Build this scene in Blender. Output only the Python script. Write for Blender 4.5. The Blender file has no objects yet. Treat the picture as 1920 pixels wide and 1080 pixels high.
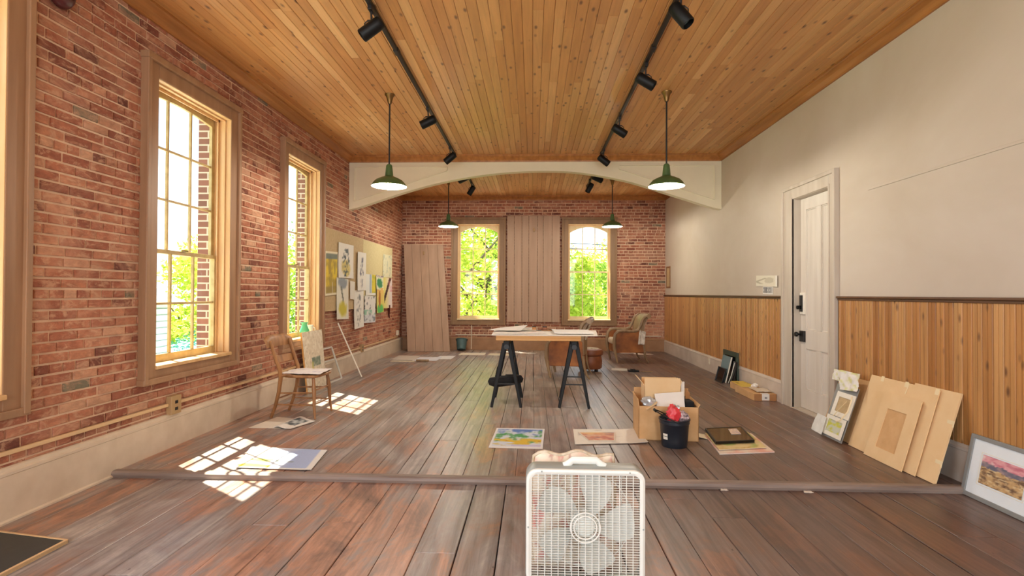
import bpy, math, random
from mathutils import Vector, Matrix, noise
R = random.Random(7)
PI = math.pi
sc = bpy.context.scene
COL = sc.collection
V = Vector
ORG = {}

# ------------------------------------------------------------------ helpers
def s2l(c):
    out = []
    for x in c[:3]:
        x = x / 255.0
        out.append(x / 12.92 if x <= .04045 else ((x + .055) / 1.055) ** 2.4)
    return tuple(out)

class MB:
    """collects faces, builds ONE mesh object"""
    def __init__(s):
        s.v = []; s.f = []; s.r = []; s.mi = []; s.c = None
    def add(s, vs, fs, rnd=0.0, mi=0):
        b = len(s.v)
        s.v += [tuple(p) for p in vs]
        for f in fs:
            s.f.append([b + i for i in f]); s.r.append(rnd); s.mi.append(mi)
        return s
    def box(s, x0, x1, y0, y1, z0, z1, rnd=0.0, mi=0):
        vs = [(x, y, z) for z in (z0, z1) for y in (y0, y1) for x in (x0, x1)]
        return s.add(vs, [(0, 2, 3, 1), (4, 5, 7, 6), (0, 1, 5, 4), (2, 6, 7, 3), (0, 4, 6, 2), (1, 3, 7, 5)], rnd, mi)
    def obox(s, c, size, M=None, rnd=0.0, mi=0):
        c = V(c); h = [a / 2 for a in size]
        vs = []
        for z in (-1, 1):
            for y in (-1, 1):
                for x in (-1, 1):
                    p = V((x * h[0], y * h[1], z * h[2]))
                    vs.append(c + (M @ p if M else p))
        return s.add(vs, [(0, 2, 3, 1), (4, 5, 7, 6), (0, 1, 5, 4), (2, 6, 7, 3), (0, 4, 6, 2), (1, 3, 7, 5)], rnd, mi)
    def bar(s, a, b, w, d, up=(0, 0, 1), w2=None, d2=None, rnd=0, mi=0):
        a, b = V(a), V(b); t = (b - a).normalized(); up = V(up)
        x = t.cross(up)
        if x.length < 1e-4: x = t.cross(V((0, 1, 0)))
        x.normalize(); y = x.cross(t).normalized()
        w2 = w if w2 is None else w2; d2 = d if d2 is None else d2
        vs = []
        for p, ww, dd in ((a, w, d), (b, w2, d2)):
            for sx, sy in ((-1, -1), (1, -1), (1, 1), (-1, 1)):
                vs.append(p + x * sx * ww / 2 + y * sy * dd / 2)
        return s.add(vs, [(3, 2, 1, 0), (4, 5, 6, 7), (0, 1, 5, 4), (1, 2, 6, 5), (2, 3, 7, 6), (3, 0, 4, 7)], rnd, mi)
    def tube(s, pts, rad, n=10, closed=False, sq=None, mi=0):
        pts = [V(p) for p in pts]
        if not hasattr(rad, '__len__'): rad = [rad] * len(pts)
        N = len(pts); rings = []; prev = None
        for i, p in enumerate(pts):
            if closed: t = pts[(i + 1) % N] - pts[i - 1]
            else: t = pts[min(i + 1, N - 1)] - pts[max(i - 1, 0)]
            t.normalize()
            if prev is None:
                a = V((0, 0, 1)) if abs(t.z) < .9 else V((0, 1, 0))
                x = t.cross(a).normalized()
            else:
                x = (prev - t * prev.dot(t)).normalized()
            prev = x; y = t.cross(x)
            k = sq or 1.0
            rings.append([p + (x * math.cos(2 * PI * j / n) + y * math.sin(2 * PI * j / n) * k) * rad[i] for j in range(n)])
        vs = [q for r in rings for q in r]; fs = []
        M = N if closed else N - 1
        for i in range(M):
            for j in range(n):
                a = i * n + j; b = i * n + (j + 1) % n; i2 = (i + 1) % N
                fs.append((a, b, i2 * n + (j + 1) % n, i2 * n + j))
        if not closed:
            fs.append(tuple(reversed(range(n)))); fs.append(tuple((N - 1) * n + j for j in range(n)))
        return s.add(vs, fs, 0, mi)
    def lathe(s, prof, n=32, c=(0, 0, 0), M=None, caps=True, mi=0):
        c = V(c); vs = []; fs = []
        for r, z in prof:
            for j in range(n):
                p = V((r * math.cos(2 * PI * j / n), r * math.sin(2 * PI * j / n), z))
                vs.append(c + (M @ p if M else p))
        for i in range(len(prof) - 1):
            for j in range(n):
                k = (j + 1) % n
                fs.append((i * n + j, i * n + k, (i + 1) * n + k, (i + 1) * n + j))
        if caps:
            if prof[0][0] > 1e-6: fs.append(tuple(reversed(range(n))))
            if prof[-1][0] > 1e-6: fs.append(tuple((len(prof) - 1) * n + j for j in range(n)))
        return s.add(vs, fs, 0, mi)
    def cyl(s, a, b, r0, r1=None, n=16, mi=0):
        a, b = V(a), V(b); r1 = r0 if r1 is None else r1
        t = (b - a); L = t.length
        M = V((0, 0, 1)).rotation_difference(t.normalized()).to_matrix()
        return s.lathe([(r0, 0), (r1, L)], n, a, M, True, mi)
    def slab(s, q, t, rnd=0, mi=0):
        """q: 4 corners BL BR TR TL seen from the front; thickness t goes to the back"""
        q = [V(p) for p in q]
        n = (q[1] - q[0]).cross(q[3] - q[0]).normalized()
        vs = q + [p - n * t for p in q]
        return s.add(vs, [(0, 1, 2, 3), (7, 6, 5, 4), (0, 4, 5, 1), (1, 5, 6, 2), (2, 6, 7, 3), (3, 7, 4, 0)], rnd, mi)
    def ring(s, q, w, t, off=0.0, mi=0):
        """mitred frame: outer corners q, bar width w, thickness t to the back, lifted off to the front"""
        q = [V(p) for p in q]
        U = q[1] - q[0]; W = q[3] - q[0]
        n = U.cross(W).normalized()
        lu, lv = U.length, W.length
        def at(u, v, d):
            b = q[0].lerp(q[1], u); tp = q[3].lerp(q[2], u)
            return b.lerp(tp, v) + n * d
        wu, wv = w / lu, w / lv
        o = [(0, 0), (1, 0), (1, 1), (0, 1)]
        i = [(wu, wv), (1 - wu, wv), (1 - wu, 1 - wv), (wu, 1 - wv)]
        vs = [at(*p, off) for p in o] + [at(*p, off) for p in i] + [at(*p, off - t) for p in o] + [at(*p, off - t) for p in i]
        fs = []
        for k in range(4):
            m = (k + 1) % 4
            fs += [(k, m, 4 + m, 4 + k), (8 + m, 8 + k, 12 + k, 12 + m), (k, 8 + k, 8 + m, m), (4 + k, 4 + m, 12 + m, 12 + k)]
        return s.add(vs, fs, 0, mi)
    def poly(s, pts, ext, mi=0):
        """planar polygon strip pts (list of (bottom, top) pairs) extruded by vector ext"""
        e = V(ext); vs = []
        for a, b in pts: vs += [V(a), V(b), V(a) + e, V(b) + e]
        fs = []
        for i in range(len(pts) - 1):
            a = i * 4; b = a + 4
            fs += [(a, b, b + 1, a + 1), (a + 3, b + 3, b + 2, a + 2), (a + 1, b + 1, b + 3, a + 3), (a + 2, b + 2, b, a)]
        l = (len(pts) - 1) * 4
        fs += [(0, 1, 3, 2), (l + 2, l + 3, l + 1, l)]
        return s.add(vs, fs, 0, mi)
    def build(s, name, mat, parent=None, org=None, smooth=False, bev=0.0, sub=0, bseg=2):
        if org is None:
            if parent is not None: org = ORG[parent.name]
            else:
                lo = [min(p[i] for p in s.v) for i in range(3)]; hi = [max(p[i] for p in s.v) for i in range(3)]
                org = V(((lo[0] + hi[0]) / 2, (lo[1] + hi[1]) / 2, lo[2]))
        org = V(org)
        me = bpy.data.meshes.new(name)
        me.from_pydata([V(p) - org for p in s.v], [], s.f)
        mats = mat if isinstance(mat, (list, tuple)) else [mat]
        for m in mats: me.materials.append(m)
        if len(mats) > 1: me.polygons.foreach_set('material_index', s.mi)
        if any(s.r):
            a = me.attributes.new('rnd', 'FLOAT', 'FACE'); a.data.foreach_set('value', s.r)
        if s.c:
            a = me.attributes.new('col', 'FLOAT_COLOR', 'POINT')
            a.data.foreach_set('color', [x for c in s.c for x in (c[0], c[1], c[2], 1.0)])
        if smooth: me.polygons.foreach_set('use_smooth', [True] * len(me.polygons))
        me.update(); me.validate()
        o = bpy.data.objects.new(name, me); COL.objects.link(o)
        ORG[o.name] = org
        if parent is not None:
            o.parent = parent
            o.location = org - ORG[parent.name]
        else: o.location = org
        if bev:
            b = o.modifiers.new('bevel', 'BEVEL'); b.width = bev; b.segments = bseg; b.limit_method = 'ANGLE'; b.angle_limit = .6
        if sub:
            b = o.modifiers.new('subd', 'SUBSURF'); b.levels = sub; b.render_levels = sub
        if smooth and not sub:
            try:
                me.set_sharp_from_angle(angle=math.radians(40))
            except Exception: pass
        return o

def tag(o, label=None, cat=None, group=None, kind=None):
    if label: o['label'] = label
    if cat: o['category'] = cat
    if group: o['group'] = group
    if kind: o['kind'] = kind
    return o
def thing(name, label, cat, loc, rz=0.0, group=None, kind=None):
    o = bpy.data.objects.new(name, None); COL.objects.link(o)
    o.location = loc; o.rotation_euler = (0, 0, rz); o.empty_display_size = .1
    ORG[o.name] = V(loc)
    return tag(o, label, cat, group, kind)
def local(o):           # parts of o are authored in its own frame
    ORG[o.name] = V((0, 0, 0)); return o
def struct(o, label, cat): return tag(o, label, cat, None, 'structure')
def dup(root, loc, rz=None, label=None, group=None):
    r = root.copy(); COL.objects.link(r); r.location = loc
    if rz is not None: r.rotation_euler = (0, 0, rz)
    if label: r['label'] = label
    if group: r['group'] = group
    def rec(a, b):
        for ch in list(a.children):
            c = ch.copy(); COL.objects.link(c); c.parent = b
            rec(ch, c)
    rec(root, r)
    return r

# ------------------------------------------------------------------ materials
def nm(name):
    m = bpy.data.materials.new(name); m.use_nodes = True
    nt = m.node_tree; b = nt.nodes['Principled BSDF']
    return m, nt, b
def N(nt, t, **k):
    n = nt.nodes.new(t)
    for a, v in k.items(): setattr(n, a, v)
    return n
def ramp(nt, stops, interp='LINEAR'):
    r = N(nt, 'ShaderNodeValToRGB'); e = r.color_ramp.elements; r.color_ramp.interpolation = interp
    while len(e) > 1: e.remove(e[-1])
    e[0].position = stops[0][0]; e[0].color = (*stops[0][1], 1)
    for p, c in stops[1:]:
        x = e.new(p); x.color = (*c, 1)
    return r
def mixc(nt, fac, a, b, mode='MIX'):
    m = N(nt, 'ShaderNodeMix', data_type='RGBA', blend_type=mode)
    for sock, val in ((0, fac), (6, a), (7, b)):
        if isinstance(val, bpy.types.NodeSocket): nt.links.new(val, m.inputs[sock])
        elif isinstance(val, (int, float)): m.inputs[sock].default_value = val
        else: m.inputs[sock].default_value = (*val, 1)
    return m.outputs[2]
def coords(nt, scale=(1, 1, 1), space='Object', off=None):
    tc = N(nt, 'ShaderNodeTexCoord'); mp = N(nt, 'ShaderNodeMapping')
    nt.links.new(tc.outputs[space], mp.inputs[0]); mp.inputs['Scale'].default_value = scale
    if off is not None: nt.links.new(off, mp.inputs['Location'])
    return mp.outputs[0]
def noisef(nt, vec, scale, detail=4, rough=.55, dist=0):
    n = N(nt, 'ShaderNodeTexNoise'); n.inputs['Scale'].default_value = scale; n.inputs['Detail'].default_value = detail
    n.inputs['Roughness'].default_value = rough; n.inputs['Distortion'].default_value = dist
    nt.links.new(vec, n.inputs['Vector']); return n.outputs['Fac']
def bumpit(nt, b, h, strength=.2, dist=.01):
    bp = N(nt, 'ShaderNodeBump'); bp.inputs['Strength'].default_value = strength; bp.inputs['Distance'].default_value = dist
    nt.links.new(h, bp.inputs['Height']); nt.links.new(bp.outputs[0], b.inputs['Normal'])
def pm(name, rgb, rough=.6, metal=0.0, var=.10, scale=9.0, bump=.05, rgb2=None, stretch=(1, 1, 1), spec=None):
    c = s2l(rgb); m, nt, b = nm(name)
    v = coords(nt, stretch); f = noisef(nt, v, scale, 5)
    c2 = s2l(rgb2) if rgb2 else tuple(min(1, x * (1 + var)) for x in c)
    c1 = c if rgb2 else tuple(x * (1 - var) for x in c)
    r = ramp(nt, [(.3, c1), (.7, c2)]); nt.links.new(f, r.inputs[0]); nt.links.new(r.outputs[0], b.inputs['Base Color'])
    b.inputs['Roughness'].default_value = rough; b.inputs['Metallic'].default_value = metal
    if spec is not None: b.inputs['Specular IOR Level'].default_value = spec
    if bump: bumpit(nt, b, f, bump)
    return m
def wood(name, lo, hi, axis=2, rough=.5, sc=14, bump=.08):
    st = [sc, sc, sc]; st[axis] = sc * .09
    return pm(name, lo, rough, 0, 0, 1.0, bump, hi, tuple(st))
def rndoff(nt):
    at = N(nt, 'ShaderNodeAttribute', attribute_name='rnd')
    mu = N(nt, 'ShaderNodeMath', operation='MULTIPLY'); mu.inputs[1].default_value = 57.0
    nt.links.new(at.outputs['Fac'], mu.inputs[0])
    cx = N(nt, 'ShaderNodeCombineXYZ')
    for i in range(3): nt.links.new(mu.outputs[0], cx.inputs[i])
    return at.outputs['Fac'], cx.outputs[0]
def boards(name, stops, axis, rough=.5, grain=26, knots=True, gmul=(.80, 1.12), knotc=(.16, .07, .03), spec=.5):
    m, nt, b = nm(name); f, off = rndoff(nt)
    st = [grain] * 3; st[axis] = grain * .05
    v = coords(nt, tuple(st), off=off)
    base = ramp(nt, stops); nt.links.new(f, base.inputs[0])
    g = noisef(nt, v, 1.0, 6, .6, .6)
    gr = ramp(nt, [(.25, (gmul[0],) * 3), (.75, (gmul[1],) * 3)]); nt.links.new(g, gr.inputs[0])
    c = mixc(nt, 1.0, base.outputs[0], gr.outputs[0], 'MULTIPLY')
    if knots:
        ks = [10.5] * 3; ks[axis] = 4.6
        vk = coords(nt, tuple(ks), off=off)
        vo = N(nt, 'ShaderNodeTexVoronoi'); vo.inputs['Scale'].default_value = 1.0; nt.links.new(vk, vo.inputs['Vector'])
        kr = ramp(nt, [(.07, (.9, .9, .9)), (.2, (0, 0, 0))]); nt.links.new(vo.outputs['Distance'], kr.inputs[0])
        c = mixc(nt, kr.outputs[0], c, knotc)
    nt.links.new(c, b.inputs['Base Color']); b.inputs['Roughness'].default_value = rough
    b.inputs['Specular IOR Level'].default_value = spec
    bumpit(nt, b, g, .12, .004)
    return m

# floor boards: red-brown paint worn down to grey
def floor_mat():
    m, nt, b = nm('worn_floor_boards'); f, off = rndoff(nt)
    v = coords(nt, (20, 1.0, 20), off=off); g = noisef(nt, v, 1.0, 7, .65, .8)
    big = noisef(nt, coords(nt, (1.0, .55, 1)), 1.1, 5, .6, .8)
    mid = noisef(nt, coords(nt, (3.4, 1.5, 1)), 1.0, 9, .74, .6)
    ad = N(nt, 'ShaderNodeMath', operation='MULTIPLY_ADD'); nt.links.new(mid, ad.inputs[0]); ad.inputs[1].default_value = .95
    ad2 = N(nt, 'ShaderNodeMath', operation='MULTIPLY_ADD'); nt.links.new(f, ad2.inputs[0]); ad2.inputs[1].default_value = .10
    sm = N(nt, 'ShaderNodeMath', operation='MULTIPLY_ADD'); nt.links.new(big, sm.inputs[0]); sm.inputs[1].default_value = .75
    sm.inputs[2].default_value = -.36
    nt.links.new(sm.outputs[0], ad2.inputs[2]); nt.links.new(ad2.outputs[0], ad.inputs[2])
    r = ramp(nt, [(.18, s2l((96, 78, 70))), (.33, s2l((136, 108, 98))), (.45, s2l((184, 138, 114))), (.52, s2l((156, 136, 128))), (.63, s2l((160, 152, 150))), (.85, s2l((206, 198, 190)))])
    nt.links.new(ad.outputs[0], r.inputs[0])
    gr = ramp(nt, [(.30, (.50,) * 3), (.70, (1.24,) * 3)]); nt.links.new(g, gr.inputs[0])
    c = mixc(nt, 1.0, r.outputs[0], gr.outputs[0], 'MULTIPLY')
    # boards turn darker brown towards the wainscot side
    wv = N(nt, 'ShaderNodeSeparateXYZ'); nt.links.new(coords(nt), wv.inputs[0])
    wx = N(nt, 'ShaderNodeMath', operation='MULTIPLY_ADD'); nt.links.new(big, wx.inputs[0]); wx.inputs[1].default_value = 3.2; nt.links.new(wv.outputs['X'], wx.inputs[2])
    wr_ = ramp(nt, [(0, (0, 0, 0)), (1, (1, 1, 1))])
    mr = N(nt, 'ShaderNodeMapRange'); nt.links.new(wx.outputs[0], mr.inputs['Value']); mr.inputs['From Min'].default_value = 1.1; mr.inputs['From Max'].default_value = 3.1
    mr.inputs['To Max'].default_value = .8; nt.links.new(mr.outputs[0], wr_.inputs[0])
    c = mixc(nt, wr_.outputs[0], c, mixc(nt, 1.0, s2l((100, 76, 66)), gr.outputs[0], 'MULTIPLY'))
    # pale window sheen painted into the colour up the middle of the far floor
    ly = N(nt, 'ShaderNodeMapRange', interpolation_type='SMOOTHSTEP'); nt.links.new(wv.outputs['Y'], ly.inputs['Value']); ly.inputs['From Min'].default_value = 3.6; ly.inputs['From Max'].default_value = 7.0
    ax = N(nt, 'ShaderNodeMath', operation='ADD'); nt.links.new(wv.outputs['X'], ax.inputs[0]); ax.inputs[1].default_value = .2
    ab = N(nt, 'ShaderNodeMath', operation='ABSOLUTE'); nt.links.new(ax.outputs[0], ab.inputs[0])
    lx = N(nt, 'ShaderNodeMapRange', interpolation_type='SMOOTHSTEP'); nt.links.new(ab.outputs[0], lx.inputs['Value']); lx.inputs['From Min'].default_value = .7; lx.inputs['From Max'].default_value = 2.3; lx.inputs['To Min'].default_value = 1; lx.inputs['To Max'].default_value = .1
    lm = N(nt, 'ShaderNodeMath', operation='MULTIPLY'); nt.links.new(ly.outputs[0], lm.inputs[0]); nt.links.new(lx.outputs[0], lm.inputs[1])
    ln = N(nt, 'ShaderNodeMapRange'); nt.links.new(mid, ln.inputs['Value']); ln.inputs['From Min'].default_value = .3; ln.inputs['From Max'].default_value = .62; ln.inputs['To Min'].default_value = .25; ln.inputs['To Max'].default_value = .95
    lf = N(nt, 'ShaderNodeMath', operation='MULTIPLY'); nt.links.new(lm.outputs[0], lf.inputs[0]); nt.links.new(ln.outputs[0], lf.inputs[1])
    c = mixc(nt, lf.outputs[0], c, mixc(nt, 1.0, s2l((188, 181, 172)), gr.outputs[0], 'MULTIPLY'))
    # old paint flecks
    fl = noisef(nt, coords(nt, (14, 5, 1)), 2.0, 6, .7); fr = ramp(nt, [(.70, (0, 0, 0)), (.78, (.55,) * 3)]); nt.links.new(fl, fr.inputs[0])
    c = mixc(nt, fr.outputs[0], c, s2l((178, 122, 96)))
    sp = N(nt, 'ShaderNodeTexVoronoi'); nt.links.new(coords(nt, (9, 4.2, 1), off=off), sp.inputs['Vector']); sp.inputs['Scale'].default_value = 1.0
    sr = ramp(nt, [(.02, (.85,) * 3), (.05, (0, 0, 0))]); nt.links.new(sp.outputs['Distance'], sr.inputs[0])
    c = mixc(nt, sr.outputs[0], c, s2l((48, 36, 32)))
    nt.links.new(c, b.inputs['Base Color'])
    rr = ramp(nt, [(.3, (.27,) * 3), (.7, (.46,) * 3)]); nt.links.new(mid, rr.inputs[0]); nt.links.new(rr.outputs[0], b.inputs['Roughness'])
    bumpit(nt, b, g, .18, .004)
    return m
def brick_mat():
    m, nt, b = nm('old_red_brick'); f, off = rndoff(nt)
    base = ramp(nt, [(0, s2l((120, 74, 62))), (.25, s2l((158, 98, 78))), (.55, s2l((182, 118, 92))), (.8, s2l((196, 138, 108))), (.93, s2l((208, 164, 134))), (1, s2l((132, 126, 106)))])
    nt.links.new(f, base.inputs[0])
    n1 = noisef(nt, coords(nt, (16, 16, 30), off=off), 1.0, 6, .7)
    r1 = ramp(nt, [(.3, (.70,) * 3), (.7, (1.2,) * 3)]); nt.links.new(n1, r1.inputs[0])
    c = mixc(nt, 1.0, base.outputs[0], r1.outputs[0], 'MULTIPLY')
    # lime and old plaster smeared over the faces
    n2 = noisef(nt, coords(nt, (1.5, 1.5, 2.6)), 1.0, 7, .68, 1.2)
    r2 = ramp(nt, [(.48, (0, 0, 0)), (.66, (.72,) * 3)]); nt.links.new(n2, r2.inputs[0])
    c = mixc(nt, r2.outputs[0], c, s2l((208, 160, 132)))
    n3 = noisef(nt, coords(nt, (2.2, 2.2, 3.4)), 1.6, 6, .7, .5)
    r3 = ramp(nt, [(.62, (0, 0, 0)), (.72, (.6,) * 3)]); nt.links.new(n3, r3.inputs[0])
    c = mixc(nt, r3.outputs[0], c, s2l((98, 56, 46)))
    n4 = noisef(nt, coords(nt, (9, 9, 16)), 1.0, 8, .72, .6); r4 = ramp(nt, [(.51, (0, 0, 0)), (.60, (.72,) * 3)]); nt.links.new(n4, r4.inputs[0])
    c = mixc(nt, r4.outputs[0], c, s2l((210, 168, 138)))
    n5 = noisef(nt, coords(nt, (.5, .5, .7)), 1.0, 4, .6); r5 = ramp(nt, [(.35, (.74, .70, .70)), (.62, (1.06,) * 3)]); nt.links.new(n5, r5.inputs[0])
    c = mixc(nt, 1.0, c, r5.outputs[0], 'MULTIPLY')
    nt.links.new(c, b.inputs['Base Color']); b.inputs['Roughness'].default_value = .82; b.inputs['Specular IOR Level'].default_value = .25
    bumpit(nt, b, n4, .8, .016)
    return m
def plaster_mat():
    m, nt, b = nm('white_plaster')
    n1 = noisef(nt, coords(nt, (1, .5, .8)), 1.2, 5, .6, .4)
    r = ramp(nt, [(.3, s2l((200, 187, 169))), (.7, s2l((213, 203, 189)))]); nt.links.new(n1, r.inputs[0])
    nt.links.new(r.outputs[0], b.inputs['Base Color']); b.inputs['Roughness'].default_value = .7
    bumpit(nt, b, n1, .12, .03); return m
def glass_mat():
    m, nt, b = nm('window_glass'); nt.nodes.remove(b)
    t = N(nt, 'ShaderNodeBsdfTransparent'); t.inputs[0].default_value = (.97, .985, .98, 1)
    g = N(nt, 'ShaderNodeBsdfGlossy'); g.inputs['Roughness'].default_value = .03
    lw = N(nt, 'ShaderNodeLayerWeight'); lw.inputs['Blend'].default_value = .5
    pw = N(nt, 'ShaderNodeMath', operation='POWER'); nt.links.new(lw.outputs['Facing'], pw.inputs[0]); pw.inputs[1].default_value = 4.0
    fr = N(nt, 'ShaderNodeMath', operation='MULTIPLY_ADD'); nt.links.new(pw.outputs[0], fr.inputs[0]); fr.inputs[1].default_value = .35; fr.inputs[2].default_value = .015
    mx = N(nt, 'ShaderNodeMixShader'); nt.links.new(fr.outputs[0], mx.inputs[0]); nt.links.new(t.outputs[0], mx.inputs[1]); nt.links.new(g.outputs[0], mx.inputs[2])
    nt.links.new(mx.outputs[0], nt.nodes['Material Output'].inputs[0]); return m
def art_mat(name='painted_paper', rough=.75):
    m, nt, b = nm(name); a = N(nt, 'ShaderNodeAttribute', attribute_name='col')
    n = noisef(nt, coords(nt), 60, 3); r = ramp(nt, [(.3, (.94,) * 3), (.7, (1.0,) * 3)]); nt.links.new(n, r.inputs[0])
    nt.links.new(mixc(nt, 1.0, a.outputs['Color'], r.outputs[0], 'MULTIPLY'), b.inputs['Base Color'])
    b.inputs['Roughness'].default_value = rough; return m
def leaf_mat(name, c1, c2):
    m, nt, b = nm(name); nt.nodes.remove(b)
    f, off = rndoff(nt); r = ramp(nt, [(0, s2l(c1)), (1, s2l(c2))]); nt.links.new(f, r.inputs[0])
    d = N(nt, 'ShaderNodeBsdfDiffuse'); t = N(nt, 'ShaderNodeBsdfTranslucent'); mx = N(nt, 'ShaderNodeMixShader'); mx.inputs[0].default_value = .5
    nt.links.new(r.outputs[0], d.inputs[0]); nt.links.new(r.outputs[0], t.inputs[0])
    nt.links.new(d.outputs[0], mx.inputs[1]); nt.links.new(t.outputs[0], mx.inputs[2])
    nt.links.new(mx.outputs[0], nt.nodes['Material Output'].inputs[0]); return m
def emit(name, col, s):
    m, nt, b = nm(name); b.inputs['Emission Color'].default_value = (*s2l(col), 1); b.inputs['Emission Strength'].default_value = s
    b.inputs['Base Color'].default_value = (*s2l(col), 1); return m

M = {}
M['floor'] = floor_mat(); M['brick'] = brick_mat(); M['plaster'] = plaster_mat(); M['glass'] = glass_mat(); M['art'] = art_mat()
M['mortar'] = pm('lime_mortar', (212, 178, 148), .9, 0, 0, 7, .4, (230, 202, 172))
M['dark'] = pm('dark_gap', (34, 26, 22), .9)
M['ceil'] = boards('honey_pine_ceiling', [(0, s2l((198, 140, 82))), (.4, s2l((208, 152, 92))), (.8, s2l((216, 164, 104))), (1, s2l((228, 182, 124)))], 1, .42, 24)
M['wains'] = boards('honey_beadboard', [(0, s2l((172, 116, 62))), (.4, s2l((198, 142, 82))), (.75, s2l((210, 160, 102))), (1, s2l((180, 124, 68)))], 2, .4, 26, gmul=(.68, 1.15))
M['crown'] = wood('crown_wood', (150, 94, 44), (190, 128, 66), 1, .45)
M['rail'] = wood('dark_rail_wood', (84, 56, 34), (112, 76, 48), 1, .45)
M['base_l'] = pm('greige_baseboard', (204, 188, 166), .6, 0, 0, 5, .05, (220, 206, 186))
M['base_r'] = pm('grey_baseboard', (198, 184, 170), .6, 0, 0, 5, .05, (214, 202, 190))
M['base_b'] = pm('brown_baseboard', (150, 112, 80), .6, 0, 0, 5, .05, (170, 132, 98))
M['casing'] = wood('window_casing_paint', (148, 112, 82), (172, 136, 104), 2, .5, 10)
M['casing_b'] = wood('back_window_casing', (128, 96, 62), (150, 116, 80), 2, .5, 10)
M['jamb'] = wood('jamb_pine', (206, 162, 108), (226, 192, 142), 2, .45, 12)
M['sash'] = pm('sash_olive_paint', (176, 150, 96), .5, 0, 0, 12, .05, (206, 184, 130))
M['sash_b'] = pm('cream_sash_paint', (226, 204, 150), .5, 0, 0, 12, .05, (238, 220, 176))
M['white'] = pm('cream_white_paint', (232, 224, 196), .5, 0, .03, 4, .03)
M['door'] = wood('grey_door_paint', (214, 206, 194), (230, 224, 214), 2, .5, 9)
M['doortrim'] = wood('grey_trim_paint', (190, 178, 162), (208, 198, 184), 2, .5, 9)
M['black'] = pm('black_metal', (20, 20, 22), .4, 0, .2, 20, .02)
M['blackpl'] = pm('black_plastic', (12, 13, 14), .5, 0, .2, 20, .04, spec=.3)
M['brass'] = pm('aged_brass', (126, 96, 58), .35, .9, .15, 20, .02)
M['green'] = pm('green_enamel', (74, 100, 60), .28, 0, .15, 10, .02)
M['enamel'] = pm('white_enamel', (240, 236, 222), .3, 0, .03, 10, .0)
M['bulb'] = emit('lit_bulb', (255, 236, 196), 14)
M['taupe'] = wood('taupe_board_paint', (166, 136, 112), (184, 154, 130), 2, .55, 8)
M['paper'] = pm('white_paper', (238, 234, 226), .8, 0, .03, 12, .02)
M['silver'] = pm('silver_metal', (226, 226, 218), .4, .15, .08, 30, .02)
M['card'] = pm('cardboard', (206, 162, 110), .8, 0, 0, 10, .04, (220, 180, 130))
M['card2'] = pm('pale_cardboard', (230, 196, 146), .8, 0, 0, 6, .03, (236, 206, 160))
M['carddk'] = pm('brown_cardboard', (168, 116, 70), .8, 0, 0, 10, .04, (184, 134, 88))
M['tan_board'] = pm('tan_fibre_board', (190, 166, 124), .85, 0, 0, 30, .05, (204, 180, 138))
M['yel_board'] = pm('yellow_fibre_board', (208, 194, 144), .85, 0, 0, 30, .05, (220, 206, 160))
M['chairwood'] = wood('worn_chair_wood', (128, 86, 50), (180, 132, 86), 2, .4, 16)
M['greywood'] = wood('weathered_frame_wood', (120, 94, 66), (168, 142, 108), 2, .42, 16)
M['velvet'] = pm('amber_velvet', (112, 62, 26), .5, 0, 0, 5, .1, (176, 108, 48))
M['leather'] = pm('brown_leather', (122, 70, 42), .42, 0, 0, 9, .15, (152, 92, 60))
M['printfab'] = pm('cream_print_fabric', (228, 218, 200), .85, 0, 0, 26, .15, (176, 150, 112))
M['pine'] = wood('yellow_pine', (214, 156, 82), (230, 180, 110), 0, .45, 12)
M['cloth_blk'] = pm('black_cloth', (22, 22, 24), .9, 0, .3, 18, .5)
M['greypanel'] = pm('grey_frame_paint', (140, 142, 140), .4, 0, .05, 12, .02)
M['mount'] = pm('pale_blue_mount', (234, 243, 248), .8, 0, .02, 10, .0)
M['fan'] = pm('white_fan_plastic', (226, 228, 222), .4, 0, .03, 8, .02)
M['fangrey'] = pm('grey_fan_shell', (158, 166, 164), .4, 0, .04, 8, .02)
M['blade'] = pm('pale_blade_plastic', (204, 206, 200), .4, 0, .03, 8, .02)
M['tealpl'] = pm('teal_plastic', (70, 98, 100), .45, 0, .1, 8, .02)
M['bluegl'] = pm('grey_blue_glass', (120, 146, 152), .15, 0, .15, 3, .0)
M['dkgreen'] = pm('dark_green_frame', (56, 72, 62), .4, 0, .1, 12, .02)
M['blackgl'] = pm('black_gloss', (16, 18, 20), .12, 0, .2, 6, .0)
M['navy'] = pm('blue_black_plastic', (30, 36, 46), .35, 0, .1, 8, .02)
M['red'] = pm('red_plastic_film', (222, 36, 54), .35, 0, 0, 12, .3, (236, 90, 96))
M['foil'] = pm('silver_film', (200, 206, 210), .25, .4, .2, 14, .4)
M['maroon'] = pm('maroon_enamel', (84, 34, 36), .35, 0, .1, 8, .02)
M['tape'] = pm('cream_tape', (240, 222, 180), .6, 0, .02, 8, .0)
M['cream'] = pm('cream_raceway', (218, 186, 142), .5, 0, .05, 8, .02)
M['plug'] = pm('outlet_plastic', (226, 214, 192), .4, 0, .02, 8, .0)
M['tanbox'] = pm('tan_outlet_box', (176, 146, 104), .5, 0, .05, 8, .02)
M['bark'] = pm('bark', (92, 78, 62), .9, 0, .2, 8, .3)
M['lawn'] = pm('lawn_ground', (120, 150, 70), .95, 0, .2, .6, .0)
M['siding'] = pm('white_siding', (226, 228, 226), .6, 0, .03, 5, .0)
M['roofing'] = pm('grey_roofing', (104, 112, 118), .8, 0, .1, 5, .0)
M['tarp'] = pm('teal_tarp', (92, 176, 184), .6, 0, .06, 5, .0)
M['bounce_ground'] = pm('pale_bounce_ground', (234, 232, 226), .9, 0, .06, 2, .0)
M['greenglass'] = pm('green_glass', (96, 196, 140), .1, 0, .1, 8, .0)
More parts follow.
